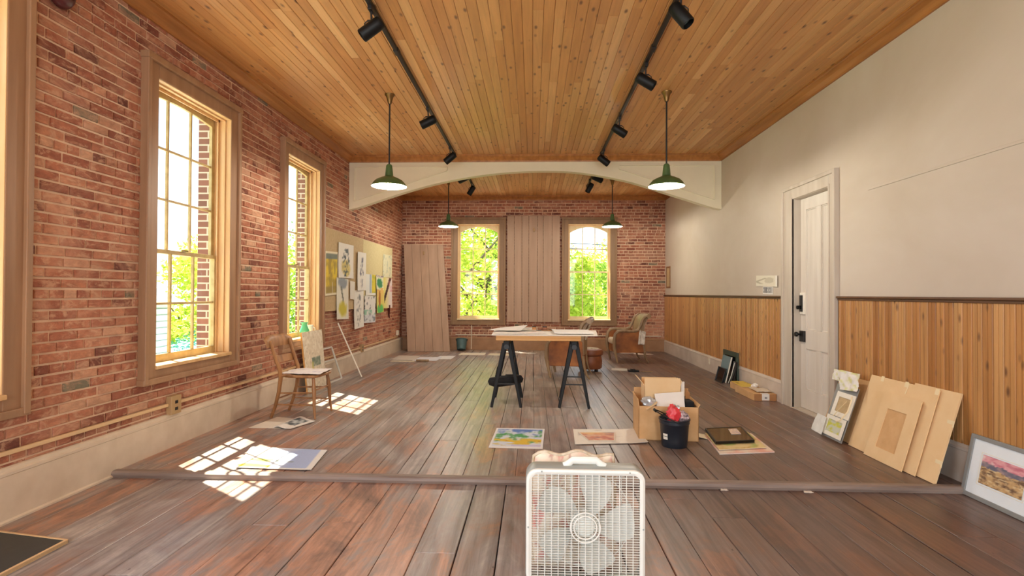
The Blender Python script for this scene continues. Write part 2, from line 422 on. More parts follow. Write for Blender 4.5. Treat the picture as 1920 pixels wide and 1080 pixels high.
def ext_brick():
    m, nt, b = nm('exterior_brick'); v = coords(nt); sp = N(nt, 'ShaderNodeSeparateXYZ'); nt.links.new(v, sp.inputs[0])
    ad = N(nt, 'ShaderNodeMath', operation='ADD'); nt.links.new(sp.outputs['X'], ad.inputs[0]); nt.links.new(sp.outputs['Y'], ad.inputs[1])
    cb = N(nt, 'ShaderNodeCombineXYZ'); nt.links.new(ad.outputs[0], cb.inputs[0]); nt.links.new(sp.outputs['Z'], cb.inputs[1])
    t = N(nt, 'ShaderNodeTexBrick'); nt.links.new(cb.outputs[0], t.inputs['Vector']); t.inputs['Scale'].default_value = 1; t.inputs['Brick Width'].default_value = .21; t.inputs['Row Height'].default_value = .07; t.inputs['Mortar Size'].default_value = .008
    t.inputs['Color1'].default_value = (*s2l((142, 92, 78)), 1); t.inputs['Color2'].default_value = (*s2l((112, 76, 68)), 1); t.inputs['Mortar'].default_value = (*s2l((196, 184, 168)), 1)
    nt.links.new(t.outputs['Color'], b.inputs['Base Color']); b.inputs['Roughness'].default_value = .9; return m
M['extbrick'] = ext_brick()
M['leafA'] = leaf_mat('yellow_green_leaves', (166, 186, 60), (226, 228, 110))
M['leafB'] = leaf_mat('green_leaves', (120, 156, 62), (190, 208, 96))

# ------------------------------------------------------------------ camera
H = 1.31
def nz(v): return V(v).normalized()
Yc = nz((.039, -.011, -1)); _s, _c = math.sin(math.radians(.3)), math.cos(math.radians(.3))
Zc = nz((_s, _c, (Yc.x * _s + Yc.y * _c) / -Yc.z)); Xc = Yc.cross(Zc)
cam = bpy.data.cameras.new('camera'); cam.sensor_width = 36; cam.lens = 18.75; cam.clip_start = .05; cam.clip_end = 400
co = bpy.data.objects.new('camera', cam); COL.objects.link(co)
mw = Matrix((Xc, Yc, Zc)).to_4x4(); mw.translation = (0, 0, H); co.matrix_world = mw
sc.camera = co

# ------------------------------------------------------------------ room constants
XL, XR, YB, YF, ZC, ZL = -3.07, 3.05, 12.42, -3.0, 3.585, -.035
YS = 3.80                      # step between the two floor levels
WINL = [(2.425 - .66, 2.425 + .66), (4.05, 5.37), (6.35, 7.61), (2.425 - 2.31 - .66, 2.425 - 2.31 + .66)]
WINB = [(-1.895, -.645), (.68, 1.925)]
ZW = (.59, 3.18); ZWB = (.60, 3.07)

# ------------------------------------------------------------------ floors
def plank_floor(x0, x1, y0, y1, z, t, wmin, wmax, lmin, lmax, rr, mb):
    x = x0
    while x < x1 - .01:
        w = rr.uniform(wmin, wmax)
        if x1 - (x + w) < wmin * .6: w = x1 - x
        y = y0 - rr.uniform(0, lmax)
        while y < y1:
            l = rr.uniform(lmin, lmax); a, b = max(y, y0), min(y + l, y1)
            if b - a > .05:
                g = .0008 + .0062 * rr.random() ** 3; dz = rr.uniform(-.0012, .0012); e = .003
                X0, X1, Y0, Y1 = x + g, x + w - g, a + .0015, b - .0015
                vs = [(X0, Y0, z - t), (X1, Y0, z - t), (X1, Y1, z - t), (X0, Y1, z - t),
                      (X0, Y0, z - e), (X1, Y0, z - e), (X1, Y1, z - e), (X0, Y1, z - e),
                      (X0 + e, Y0 + e * .6, z + dz), (X1 - e, Y0 + e * .6, z + dz), (X1 - e, Y1 - e * .6, z + dz), (X0 + e, Y1 - e * .6, z + dz)]
                fs = [(0, 1, 5, 4), (1, 2, 6, 5), (2, 3, 7, 6), (3, 0, 4, 7), (4, 5, 9, 8), (5, 6, 10, 9), (6, 7, 11, 10), (7, 4, 8, 11), (8, 9, 10, 11)]
                mb.add(vs, fs, rr.uniform(.01, 1))
            y += l
        x += w
fl = MB()
plank_floor(XL - .02, XR + .02, YS + .005, YB + .02, 0, .025, .13, .21, 1.4, 4.2, random.Random(3), fl)
plank_floor(XL - .02, XR + .02, YF, YS - .005, ZL, .025, .17, .25, 2.0, 5.0, random.Random(11), fl)
fl.box(XL - .02, XR + .02, YS, YB + .02, -.2, -.022, mi=1); fl.box(XL - .02, XR + .02, YF, YS, -.2, ZL - .022, mi=1)
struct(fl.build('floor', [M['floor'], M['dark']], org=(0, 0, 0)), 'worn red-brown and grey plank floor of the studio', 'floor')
st = MB()
for i in range(1):
    pr = [(YS - .045, ZL), (YS - .05, -.016), (YS - .046, .002), (YS - .034, .011), (YS + .0, .012), (YS + .022, .008), (YS + .03, .001), (YS + .03, -.02), (YS, -.03)]
    n = len(pr); vs = [(XL + .03, y, z) for y, z in pr] + [(XR - .03, y, z) for y, z in pr]
    st.add(vs, [(k, (k + 1) % n, n + (k + 1) % n, n + k) for k in range(n)] + [tuple(range(n)), tuple(reversed(range(n, 2 * n)))], .5)
M['nosing'] = wood('worn_nosing_wood', (112, 96, 88), (158, 142, 132), 0, .5, 16)
struct(st.build('trim_1', M['nosing'], org=(0, YS, 0)), 'rounded wooden nosing board across the low floor step', 'floor trim')

# ------------------------------------------------------------------ ceiling
def ceiling():
    mb = MB(); rr = random.Random(5); w = .088; x = XL - .02
    while x < XR:
        y = YF - rr.uniform(0, 3)
        while y < YB:
            l = rr.uniform(1.2, 3.6); a, b = max(y, YF), min(y + l, YB + .02)
            if b - a > .05:
                e = .004; g = .0009; z = ZC + rr.uniform(-.001, .001)
                X0, X1 = x + g, x + w - g
                vs = [(X0, a, ZC + .03), (X1, a, ZC + .03), (X1, b - .001, ZC + .03), (X0, b - .001, ZC + .03),
                      (X0, a, ZC + e), (X1, a, ZC + e), (X1, b - .001, ZC + e), (X0, b - .001, ZC + e),
                      (X0 + e, a, z), (X1 - e, a, z), (X1 - e, b - .001, z), (X0 + e, b - .001, z)]
                fs = [(4, 5, 1, 0), (5, 6, 2, 1), (6, 7, 3, 2), (7, 4, 0, 3), (8, 9, 5, 4), (9, 10, 6, 5), (10, 11, 7, 6), (11, 8, 4, 7), (11, 10, 9, 8)]
                mb.add(vs, fs, rr.uniform(.01, 1))
            y += l
        x += w
    mb.box(XL - .45, XR + .3, YF, YB + .4, ZC + .028, ZC + .25, mi=1)
    return mb.build('ceiling', [M['ceil'], M['dark']], org=(0, 0, ZC))
struct(ceiling(), 'honey coloured narrow tongue and groove pine ceiling', 'ceiling')

# ------------------------------------------------------------------ brick walls
def brick_wall(name, length, height, holes, rr, to_world, z0=0.0, dark=0.0):
    """courses of bricks clipped round the holes; (a, z, depth) -> world"""
    mb = MB(); ch = .0685; bw = .2125; k = 0; z = z0
    while z < height - .01:
        header = (k % 7 == 5)
        a = -bw * (.5 if k % 2 else 0) - rr.uniform(0, .03)
        w0 = bw / 2 if header else bw
        zt = min(z + ch - .0145 + rr.uniform(-.002, .002), height)
        while a < length:
            w = w0 + rr.uniform(-.008, .008)
            segs = [(max(a, 0), min(a + w - .014, length))]
            zz0, zz1 = z, zt
            for h0, h1, hz0, hz1 in holes:
                if zz1 > hz0 and zz0 < hz1:
                    ns = []
                    for p, q in segs:
                        if q <= h0 or p >= h1: ns.append((p, q)); continue
                        if p < h0: ns.append((p, h0))
                        if q > h1: ns.append((h1, q))
                    segs = ns
            for p, q in segs:
                if q - p < .015: continue
                d = .010 + rr.uniform(-.004, .004) + (rr.uniform(.003, .006) if rr.random() < .06 else 0)
                if rr.random() < .025: d = .002
                e = .006; j = [rr.uniform(-.0055, .0055) for _ in range(8)]
                back = [(p, zz0), (q, zz0), (q, zz1), (p, zz1)]
                fr = [(p + e + j[0], zz0 + e + j[1]), (q - e + j[2], zz0 + e + j[3]), (q - e + j[4], zz1 - e + j[5]), (p + e + j[6], zz1 - e + j[7])]
                vs = [to_world(u, w_, 0.0) for u, w_ in back] + [to_world(u, w_, d * .7) for u, w_ in back] + [to_world(u, w_, d) for u, w_ in fr]
                fs = [(0, 1, 5, 4), (1, 2, 6, 5), (2, 3, 7, 6), (3, 0, 4, 7), (4, 5, 9, 8), (5, 6, 10, 9), (6, 7, 11, 10), (7, 4, 8, 11), (8, 9, 10, 11)]
                t = rr.random()
                v_ = min(.92, max(.01, rr.gauss(.5 - dark, .22)))
                if t < .012: v_ = 1.0
                mb.add(vs, fs, v_)
            a += w
        z += ch; k += 1
    return mb
def core(mb, length, height, holes, to_world, d0, d1, mi):
    """solid wall behind the bricks with rectangular openings"""
    xs = sorted({0, length, *[h[0] for h in holes], *[h[1] for h in holes]})
    zs = sorted({-.3, height, *[h[2] for h in holes], *[h[3] for h in holes]})
    for i in range(len(xs) - 1):
        for j in range(len(zs) - 1):
            cx, cz = (xs[i] + xs[i + 1]) / 2, (zs[j] + zs[j + 1]) / 2
            if any(h[0] < cx < h[1] and h[2] < cz < h[3] for h in holes): continue
            q = [(xs[i], zs[j]), (xs[i + 1], zs[j]), (xs[i + 1], zs[j + 1]), (xs[i], zs[j + 1])]
            vs = [to_world(u, w, d0) for u, w in q] + [to_world(u, w, d1) for u, w in q]
            mb.add(vs, [(0, 1, 2, 3), (7, 6, 5, 4), (0, 4, 5, 1), (1, 5, 6, 2), (2, 6, 7, 3), (3, 7, 4, 0)], 0, mi)
LEN = YB - YF
twl = lambda a, z, d: (XL - .010 + d, YF + a, z)
hl = [(c0 + .12 - YF, c1 - .12 - YF, ZW[0] + .1, ZW[1] - .1) for c0, c1 in WINL]
wl = brick_wall('wall_left', LEN, ZC, hl, random.Random(21), twl, ZL)
core(wl, LEN, ZC, hl, twl, 0, -.18, 1)
hx = [(a - .01, b + .01, c, d) for a, b, c, d in hl]
core(wl, LEN, 5.0, hx, twl, -.18, -.31, 2)
struct(wl.build('wall_left', [M['brick'], M['mortar'], M['extbrick']], org=(XL, 0, 0)), 'exposed red brick wall with lime mortar on the window side', 'wall')
twb = lambda a, z, d: (XL - .1 + (a), YB + .010 - d, z)
hb = [(c0 + .12 - XL + .1, c1 - .12 - XL + .1, ZWB[0] + .1, ZWB[1] - .1) for c0, c1 in WINB]
wb = brick_wall('wall_back', XR - XL + .2, ZC, hb, random.Random(22), twb, 0.0, .12)
core(wb, XR - XL + .2, ZC, hb, twb, 0, -.18, 1)
core(wb, XR - XL + .2, 5.0, [(a + .02, b - .02, c + .02, d - .02) for a, b, c, d in hb], twb, -.18, -.36, 2)
struct(wb.build('wall_back', [M['brick'], M['mortar'], M['extbrick']], org=(0, YB, 0)), 'exposed red brick end wall with two tall windows', 'wall')
# right wall: white plaster with a doorway
DY0, DY1, DZ = 5.575, 6.345, 2.43
wr = MB()
for y0, y1, z0, z1 in ((YF, DY0, -.3, ZC + .1), (DY1, YB + .1, -.3, ZC + .1), (DY0, DY1, DZ, ZC + .1)): wr.box(XR, XR + .2, y0, y1, z0, z1)
wr.box(XR + .16, XR + .2, DY0, DY1, -.3, DZ)
struct(wr.build('wall_right', M['plaster'], org=(XR, 0, 0)), 'white plastered wall above the beadboard wainscot', 'wall')
# front wall behind the camera; two tall openings added for the fill lamps
wf = MB(); fw = [(-2.2, -.7), (.7, 2.2)]
core(wf, XR - XL + .6, ZC + .1, [(a - XL + .3, b - XL + .3, .7, 3.1) for a, b in fw], lambda a, z, d: (XL - .3 + a, YF + d, z), 0, -.3, 0)
struct(wf.build('wall_front', M['plaster'], org=(0, YF, 0)), 'plastered wall behind the viewpoint with two added openings for fill light', 'wall')
# faint raised ridge in the plaster
rg = MB(); rg.box(XR - .008, XR + .001, .2, 4.97, 2.268, 2.29)
struct(rg.build('trim_2', M['plaster'], bev=.003), 'faint horizontal plaster ridge on the white wall', 'wall trim')

# baseboards
def base_run(name, mat, prof, p0, p1, nrm, label):
    """profile (out, z) swept from p0 to p1; nrm points into the room"""
    p0, p1, n_ = V(p0), V(p1), V(nrm); n = len(prof); mb = MB()
    vs = [p + n_ * o + V((0, 0, z)) for p in (p0, p1) for o, z in prof]
    mb.add(vs, [(k, (k + 1) % n, n + (k + 1) % n, n + k) for k in range(n)] + [tuple(range(n)), tuple(reversed(range(n, 2 * n)))])
    import bmesh
    o = mb.build(name, mat)
    bm = bmesh.new(); bm.from_mesh(o.data); bmesh.ops.recalc_face_normals(bm, faces=bm.faces); bm.to_mesh(o.data); bm.free()
    return struct(o, label, 'baseboard')
bp = lambda h, zb: [(0, zb), (.045, zb), (.045, zb + .012), (.032, zb + .02), (.032, h - .05), (.036, h - .045), (.036, h - .03), (.026, h - .022), (.022, h - .006), (.012, h), (0, h)]
base_run('baseboard_left', M['base_l'], bp(.285, -.03), (XL, YS, 0), (XL, YB, 0), (1, 0, 0), 'tall greige baseboard under the brick wall beyond the step')
base_run('baseboard_left_front', M['base_l'], bp(.285, ZL), (XL, YF, 0), (XL, YS, 0), (1, 0, 0), 'tall greige baseboard under the brick wall before the step')
base_run('baseboard_back', M['base_b'], bp(.30, 0), (XL, YB, 0), (XR, YB, 0), (0, -1, 0), 'brown baseboard along the end wall')
base_run('baseboard_right', M['base_r'], bp(.275, -.03), (XR, 6.60, 0), (XR, YB, 0), (-1, 0, 0), 'pale grey baseboard between door and end wall')
base_run('baseboard_right_front', M['base_r'], bp(.275, ZL), (XR, YF, 0), (XR, 5.42, 0), (-1, 0, 0), 'pale grey baseboard on the near side of the door')

# wainscot
def wainscot(name, y0, y1, label):
    mb = MB(); rr = random.Random(int(y0 * 10)); w = .083; y = y0
    while y < y1 - .005:
        b = min(y + w, y1); r_ = rr.uniform(.01, 1)
        pr = [(y, 0), (y, .006), (y + .006, .018), (y + w * .46, .018), (y + w * .485, .010), (y + w * .515, .010), (y + w * .54, .018), (b - .006, .018), (b, .006), (b, 0)]
        pr = [(min(a, b), d) for a, d in pr]
        vs = [(XR - d, a, z) for z in (.262, 1.275) for a, d in pr]; n = len(pr)
        mb.add(vs, [(n + k, n + k + 1, k + 1, k) for k in range(n - 1)], r_)
        y += w
    o = struct(mb.build(name, M['wains'], org=(XR, (y0 + y1) / 2, .27)), label, 'wainscot')
    cp = MB(); cp.box(XR - .042, XR, y0, y1, 1.283, 1.303); cp.box(XR - .028, XR, y0, y1, 1.262, 1.283)
    cp.build('chair_rail', M['rail'], o, bev=.004)
wainscot('trim_3', 6.60, YB, 'honey beadboard wainscot between door and end wall')
wainscot('trim_4', YF, 5.42, 'honey beadboard wainscot on the near side of the door')
# crown mouldings
def crown(name, p0, p1, nrm, label):
    pr = [(0, 3.482), (.018, 3.482), (.022, 3.50), (.05, 3.535), (.085, 3.56), (.09, 3.572), (.10, 3.575), (.10, ZC + .004), (0, ZC + .004)]
    return tag(base_run(name, M['crown'], pr, p0, p1, nrm, label), label, 'crown moulding')
crown('trim_5', (XL, YF, 0), (XL, YB, 0), (1, 0, 0), 'wooden crown moulding over the brick window wall')
crown('trim_6', (XR, YF, 0), (XR, YB, 0), (-1, 0, 0), 'wooden crown moulding over the white wall')
crown('trim_7', (XL, 8.76, 0), (XR, 8.76, 0), (0, -1, 0), 'wooden moulding along the near side of the arched beam')
crown('trim_8', (XL, YB, 0), (XR, YB, 0), (0, -1, 0), 'dark wooden moulding over the end wall')

# arched beam
ARC = [(-3.07, 2.69), (-2.55, 2.865), (-2.07, 3.02), (-1.60, 3.147), (-1.02, 3.256), (-.52, 3.318), (0, 3.345), (.62, 3.337), (1.12, 3.262), (1.62, 3.155), (2.12, 2.99), (2.62, 2.83), (3.05, 2.69)]
def arcz(x):
    for (x0, z0), (x1, z1) in zip(ARC, ARC[1:]):
        if x0 <= x <= x1:
            return z0 + (z1 - z0) * (x - x0) / (x1 - x0)
    return 2.7
xs = [XL + .0 + (XR - XL) * i / 60 for i in range(61)]
def arcs(x):   # smoothed
    return sum(arcz(min(max(x + d, -3.07), 3.05)) for d in (-.2, -.1, 0, .1, .2)) / 5
bm_ = MB(); bm_.poly([((x, 8.76, arcs(x)), (x, 8.76, 3.50)) for x in xs], (0, .12, 0))
beam = struct(bm_.build('beam', M['white'], org=(0, 8.82, 3.3), bev=.004), 'cream arched beam spanning the room under the ceiling', 'beam')
bb = MB(); bb.poly([((x, 8.752, arcs(x) - .012), (x, 8.752, arcs(x) + .03)) for x in xs], (0, .135, 0))
bb.build('edge_bead', M['white'], beam)
for tri in ([(-2.98, 2.84), (-2.98, 3.405), (-1.43, 3.405), (-1.43, 3.345)], [(2.94, 2.86), (2.94, 3.42), (1.40, 3.42), (1.40, 3.36)]):
    pts = [V((a, 8.750, b)) for a, b in tri]; t = MB()
    cen = sum(pts, V()) / 4
    inn = [p + (cen - p).normalized() * .05 for p in pts]
    for k in range(4):
        a, b = pts[k], pts[(k + 1) % 4]
        t.bar(a, b, .020, .024, (0, 1, 0))
    t.build('panel_moulding', M['white'], beam, bev=.003)

# ------------------------------------------------------------------ windows
def window(name, label, loc, rz, Wd, z0, z1, rows_u, rows_l, zm, cas, sash, arch, smat):
    """local x along the wall, y outward, z up; origin at the floor under the window centre on the wall face"""
    w = local(thing(name, label, 'window', loc, rz, kind='structure'))
    h = Wd / 2; cw = .14; o0, o1 = -h + cw, h - cw; zb, zt = z0 + .125, z1 - cw
    c = MB()
    for sx in (-1, 1):
        xa, xb = sorted((sx * h, sx * (h - cw)))
        c.box(xa, xb, -.035, .01, z0, z1)
        xa, xb = sorted((sx * (h + .012), sx * (h - .03)))
        c.box(xa, xb, -.06, .01, z0 - .01, z1 + .0)
    c.box(o0, o1, -.035, .01, zt, z1); c.box(-h - .02, h + .02, -.065, .01, z1 - .03, z1 + .025)
    c.box(o0 - .02, o1 + .02, -.03, .01, z0, zb - .03); c.box(-h - .018, h + .018, -.054, .01, z0 - .02, z0 + .03)
    c.build('casing', cas, w, bev=.006)
    s_ = MB(); s_.box(o0 - .01, o1 + .01, -.055, .16, zb - .03, zb)
    s_.build('stool', M['jamb'] if smat else sash, w, bev=.005)
    j = MB()
    j.box(o0 - .02, o0 + .004, -.03, .172, zb, zt); j.box(o1 - .004, o1 + .02, -.03, .172, zb, zt); j.box(o0 - .02, o1 + .02, -.03, .172, zt - .004, zt + .02)
    for d0, d1, q in ((.02, .045, .018), (.085, .10, .03)):
        j.box(o0, o0 + q, d0, d1, zb, zt); j.box(o1 - q, o1, d0, d1, zb, zt); j.box(o0, o1, d0, d1, zt - q, zt)
    j.box(o0 - .02, o1 + .02, .13, .30, zb - .04, zb - .005)
    j.build('jamb_lining', M['jamb'], w, bev=.003)
    def sashp(nm_, d0, d1, za, zc, rows, rail_b, rail_t, arched):
        m_ = MB(); sw = .05
        m_.box(o0, o0 + sw, d0, d1, za, zc); m_.box(o1 - sw, o1, d0, d1, za, zc)
        m_.box(o0 + sw, o1 - sw, d0, d1, za, za + rail_b)
        g0, g1 = o0 + sw, o1 - sw
        if arched:
            n = 24; pts = []
            for i in range(n + 1):
                x = g0 + (g1 - g0) * i / n; t = (x - (g0 + g1) / 2) / ((g1 - g0) / 2)
                pts.append(((x, d0, zc - rail_t - arched * t * t), (x, d0, zc)))
            m_.poly(pts, (0, d1 - d0, 0))
        else: m_.box(g0, g1, d0, d1, zc - rail_t, zc)
        gz0, gz1 = za + rail_b, zc - rail_t
        for k in (1, 2):
            x = g0 + (g1 - g0) * k / 3; m_.box(x - .010, x + .010, d0 + .004, d1 - .004, gz0, gz1)
        for k in range(1, rows):
            z = gz0 + (gz1 - gz0) * k / rows; m_.box(g0, g1, d0 + .006, d1 - .006, z - .010, z + .010)
        so = m_.build(nm_, sash, w, bev=.002)
        p = MB(); yy = (d0 + d1) / 2; p.box(g0 - .003, g1 + .003, yy - .0015, yy + .0015, gz0 - .003, zc - .02)
        p.build('pane', M['glass'], so)
    sashp('upper_sash', .135, .165, zm - .02, zt, rows_u, .035, .05, arch)
    sashp('lower_sash', .098, .130, zb, zm + .015, rows_l, .065, .035, 0)
    lk = MB(); lk.obox((0, .085, zm + .022), (.06, .03, .014)); lk.build('sash_lock', M['brass'], w, bev=.004)
    return w
for i, (a, b) in enumerate(WINL):
    nm_ = ['window_1', 'window_2', 'window_3', 'window_4'][i]
    lb = ['tall brick-wall window nearest the viewpoint, cut by the photo edge', 'tall brick-wall window in full view with sky in its upper panes', 'tall brick-wall window beyond the wooden chair, green vase on its sill', 'brick-wall window behind the viewpoint'][i]
    window(nm_, lb, (XL + .004, (a + b) / 2, 0), PI / 2, b - a, ZW[0], ZW[1], 3, 2, 1.66, M['casing'], M['sash'], .035, True)
for i, (a, b) in enumerate(WINB):
    window(['window_5', 'window_6'][i], ['end wall window on the left of the hanging board panel, trees filling its panes', 'end wall window on the right of the hanging board panel, sky at its top'][i],
           ((a + b) / 2, YB - .004, 0), 0, b - a, ZWB[0], ZWB[1], 2, 2, 1.83, M['casing_b'], M['sash_b'], .13, False)

# ------------------------------------------------------------------ door
d = thing('door_1', 'tall grey four-panel door in moulded grey casing', 'door', (XR, (DY0 + DY1) / 2, 0), kind='structure')
c = MB()
for y0, y1, sgn in ((DY0 - .135, DY0, -1), (DY1, DY1 + .235, 1)):
    c.box(XR - .03, XR + .01, y0, y1, -.02, DZ + .14)
    e = (y0 - .004, y0 + .035) if sgn < 0 else (y1 - .045, y1 + .004)
    c.box(XR - .05, XR + .01, e[0], e[1], -.02, DZ + .155)
    i_ = (y1 - .022, y1) if sgn < 0 else (y0, y0 + .03)
    c.box(XR - .038, XR + .01, i_[0], i_[1], -.02, DZ + .02)
c.box(XR - .0301, XR + .01, DY0, DY1, DZ, DZ + .14); c.box(XR - .0501, XR + .01, DY0 - .135, DY1 + .235, DZ + .115, DZ + .155)
c.build('casing', M['doortrim'], d, bev=.004)
j = MB(); j.box(XR - .01, XR + .16, DY0 - .001, DY0 + .004, -.02, DZ); j.box(XR - .01, XR + .16, DY1 - .004, DY1 + .001, -.02, DZ); j.box(XR - .01, XR + .16, DY0, DY1, DZ - .004, DZ + .001)
j.box(XR - .03, XR + .15, DY0, DY1, -.02, .012)
j.build('jamb', M['doortrim'], d)
lf = MB(); x0 = XR + .07
def dbox(y0, y1, z0, z1, t0=0.0): lf.box(x0 + t0, x0 + .045, y0, y1, z0, z1)
a0, a1 = DY0 + .006, DY1 - .006; mid = (a0 + a1) / 2; sw = .115
dbox(a0, a0 + sw, .015, DZ - .006); dbox(a1 - sw, a1, .015, DZ - .006)
for z0, z1 in ((.015, .235), (.70, .915), (2.29, DZ - .006)): dbox(a0 + sw, a1 - sw, z0, z1)
dbox(mid - .05, mid + .05, .235, .70); dbox(mid - .05, mid + .05, .915, 2.29)
for ya, yb in ((a0 + sw, mid - .05), (mid + .05, a1 - sw)):
    for za, zb in ((.235, .70), (.915, 2.29)):
        lf.box(x0 + .020, x0 + .035, ya, yb, za, zb)
        for q in ((ya, ya + .012, za, zb), (yb - .012, yb, za, zb), (ya, yb, za, za + .012), (ya, yb, zb - .012, zb)): lf.box(x0 + .010, x0 + .03, *q)
leaf = lf.build('door_leaf', M['door'], d, bev=.003)
k = MB(); k.box(x0 - .022, x0 + .002, 6.23, 6.325, 1.09, 1.34); pl = k.build('keypad_plate', M['enamel'], leaf, bev=.006); pl['label'] = 'white lock plate'
k = MB(); k.box(x0 - .036, x0 - .02, 6.252, 6.305, 1.12, 1.31); k.build('keypad', M['blackgl'], leaf, bev=.004)
k = MB(); k.cyl((x0 - .036, 6.30, 1.17), (x0 - .065, 6.30, 1.17), .022); k.build('thumb_turn', M['blackpl'], leaf, bev=.003)
k = MB(); k.box(x0 - .024, x0 + .002, 6.23, 6.33, .775, .90); k.build('rim_lock', M['black'], leaf, bev=.004)
k = MB(); k.lathe([(.012, 0), (.012, .03), (.026, .04), (.03, .052), (.024, .066), (.0, .07)], 20, (x0 - .02, 6.30, .86), Matrix.Rotation(-PI / 2, 3, 'Y')); k.build('door_knob', M['black'], leaf, smooth=True)

# ------------------------------------------------------------------ paper helper
def nz2(u, v, s=3.0, seed=0.0, oct_=3):
    t = 0; a = .5; f = s
    for _ in range(oct_):
        t += a * noise.noise(V((u * f + seed * 7.3, v * f - seed * 3.1, seed))); a *= .5; f *= 2.1
    return t
def lerp3(a, b, t):
    t = max(0, min(1, t)); return tuple(x + (y - x) * t for x, y in zip(a, b))
def paper(name, q, fn, parent=None, nx=24, ny=24, curl=None, th=.0025, mat='art', org=None):
    """sheet over the quad q (BL BR TR TL from its face side), coloured by fn(u, v) in sRGB, bent by curl(u, v)"""
    q = [V(p) for p in q]; n = (q[1] - q[0]).cross(q[3] - q[0]).normalized(); mb = MB(); cs = []
    W = nx + 1
    for side in (0, 1):
        for j in range(ny + 1):
            for i in range(W):
                u, v = i / nx, j / ny
                p = q[0].lerp(q[1], u).lerp(q[3].lerp(q[2], u), v)
                mb.v.append(tuple(p + n * ((curl(u, v) if curl else 0) + (0 if side == 0 else -th))))
                cs.append(s2l(fn(u, v)) if side == 0 else s2l((232, 228, 218)))
    B = W * (ny + 1)
    def face(f): mb.f.append(f); mb.r.append(0); mb.mi.append(0)
    for j in range(ny):
        for i in range(nx):
            a = j * W + i; face([a, a + 1, a + W + 1, a + W]); face([B + a + W, B + a + W + 1, B + a + 1, B + a])
    for i in range(nx):
        face([i, B + i, B + i + 1, i + 1]); t = ny * W + i; face([t, t + 1, B + t + 1, B + t])
    for j in range(ny):
        a = j * W; face([a, a + W, B + a + W, B + a]); a += nx; face([a, B + a, B + a + W, a + W])
    mb.c = cs
    return mb.build(name, M[mat], parent, org=org, smooth=True)
WH = (240, 237, 228)
def plain(c=WH, amt=6, seed=1):
    return lambda u, v: tuple(x + amt * nz2(u, v, 2, seed) for x in c)
def splash(base, cols, seed, margin=.06, s=3.0, thr=.02):
    """watercolour blotches of several colours inside a margin"""
    def fn(u, v):
        if u < margin or u > 1 - margin or v < margin or v > 1 - margin: return base
        c = base
        for k, (col, th_, sc_) in enumerate(cols):
            w = (nz2(u, v, s * sc_, seed + k * 2.7) - th_) * 9
            c = lerp3(c, col, w)
        return c
    return fn
def blob(u, v, cu, cv, ru, rv, sd=0, k=.25):
    d = ((u - cu) / ru) ** 2 + ((v - cv) / rv) ** 2
    return 1.0 - d + k * 3 * nz2(u, v, 6, sd)

# ------------------------------------------------------------------ pendant lamps
def pendant(x, y, zr, label):
    """enamel shade on a rod; zr = height of the rim"""
    t = local(thing('pendant_lamp', label, 'lamp', (x, y, zr), 0, 'green enamel pendant lamps'))
    top = ZC - zr
    a = MB(); a.lathe([(.0, top), (.058, top), (.056, top - .012), (.04, top - .03), (.026, top - .085), (.02, top - .11), (.0, top - .11)], 24, caps=False); a.build('ceiling_canopy', M['brass'], t, smooth=True)
    a = MB(); a.cyl((0, 0, .25), (0, 0, top - .10), .0095, n=12); a.build('rod', M['black'], t, smooth=True)
    a = MB(); a.lathe([(.198, -.004), (.200, .004), (.180, .034), (.15, .066), (.10, .092), (.06, .108), (.046, .118), (.043, .15), (.036, .215), (.034, .235), (.022, .25), (.0, .252)], 40, caps=False)
    a.build('lamp_shade', M['green'], t, smooth=True)
    a = MB(); a.lathe([(.198, -.004), (.192, .0), (.176, .028), (.146, .058), (.096, .083), (.05, .098), (.0, .10)], 40, caps=False); a.build('shade_lining', M['enamel'], t, smooth=True)
    a = MB(); a.lathe([(.0, .012), (.018, .016), (.028, .03), (.028, .045), (.018, .066), (.014, .095), (.0, .098)], 16, caps=False); a.build('bulb', M['bulb'], t, smooth=True)
    l = bpy.data.lights.new('pendant_light', 'POINT'); l.energy = LAMPW; l.color = (1, .92, .78); l.shadow_soft_size = .03
    lo = bpy.data.objects.new('pendant_light', l); COL.objects.link(lo); lo.location = (x, y, zr - .03)
    return t
LAMPW = 36
pendant(-1.648, 6.025, 2.532, 'green enamel pendant lamp hanging left of centre, on the near side of the arched beam')
pendant(1.490, 6.025, 2.525, 'green enamel pendant lamp hanging right of centre, on the near side of the arched beam')
pendant(-1.690, 10.57, 2.645, 'small-looking green pendant lamp beyond the arch, over the left end window corner')
pendant(1.565, 10.61, 2.65, 'small-looking green pendant lamp beyond the arch, over the right end window corner')

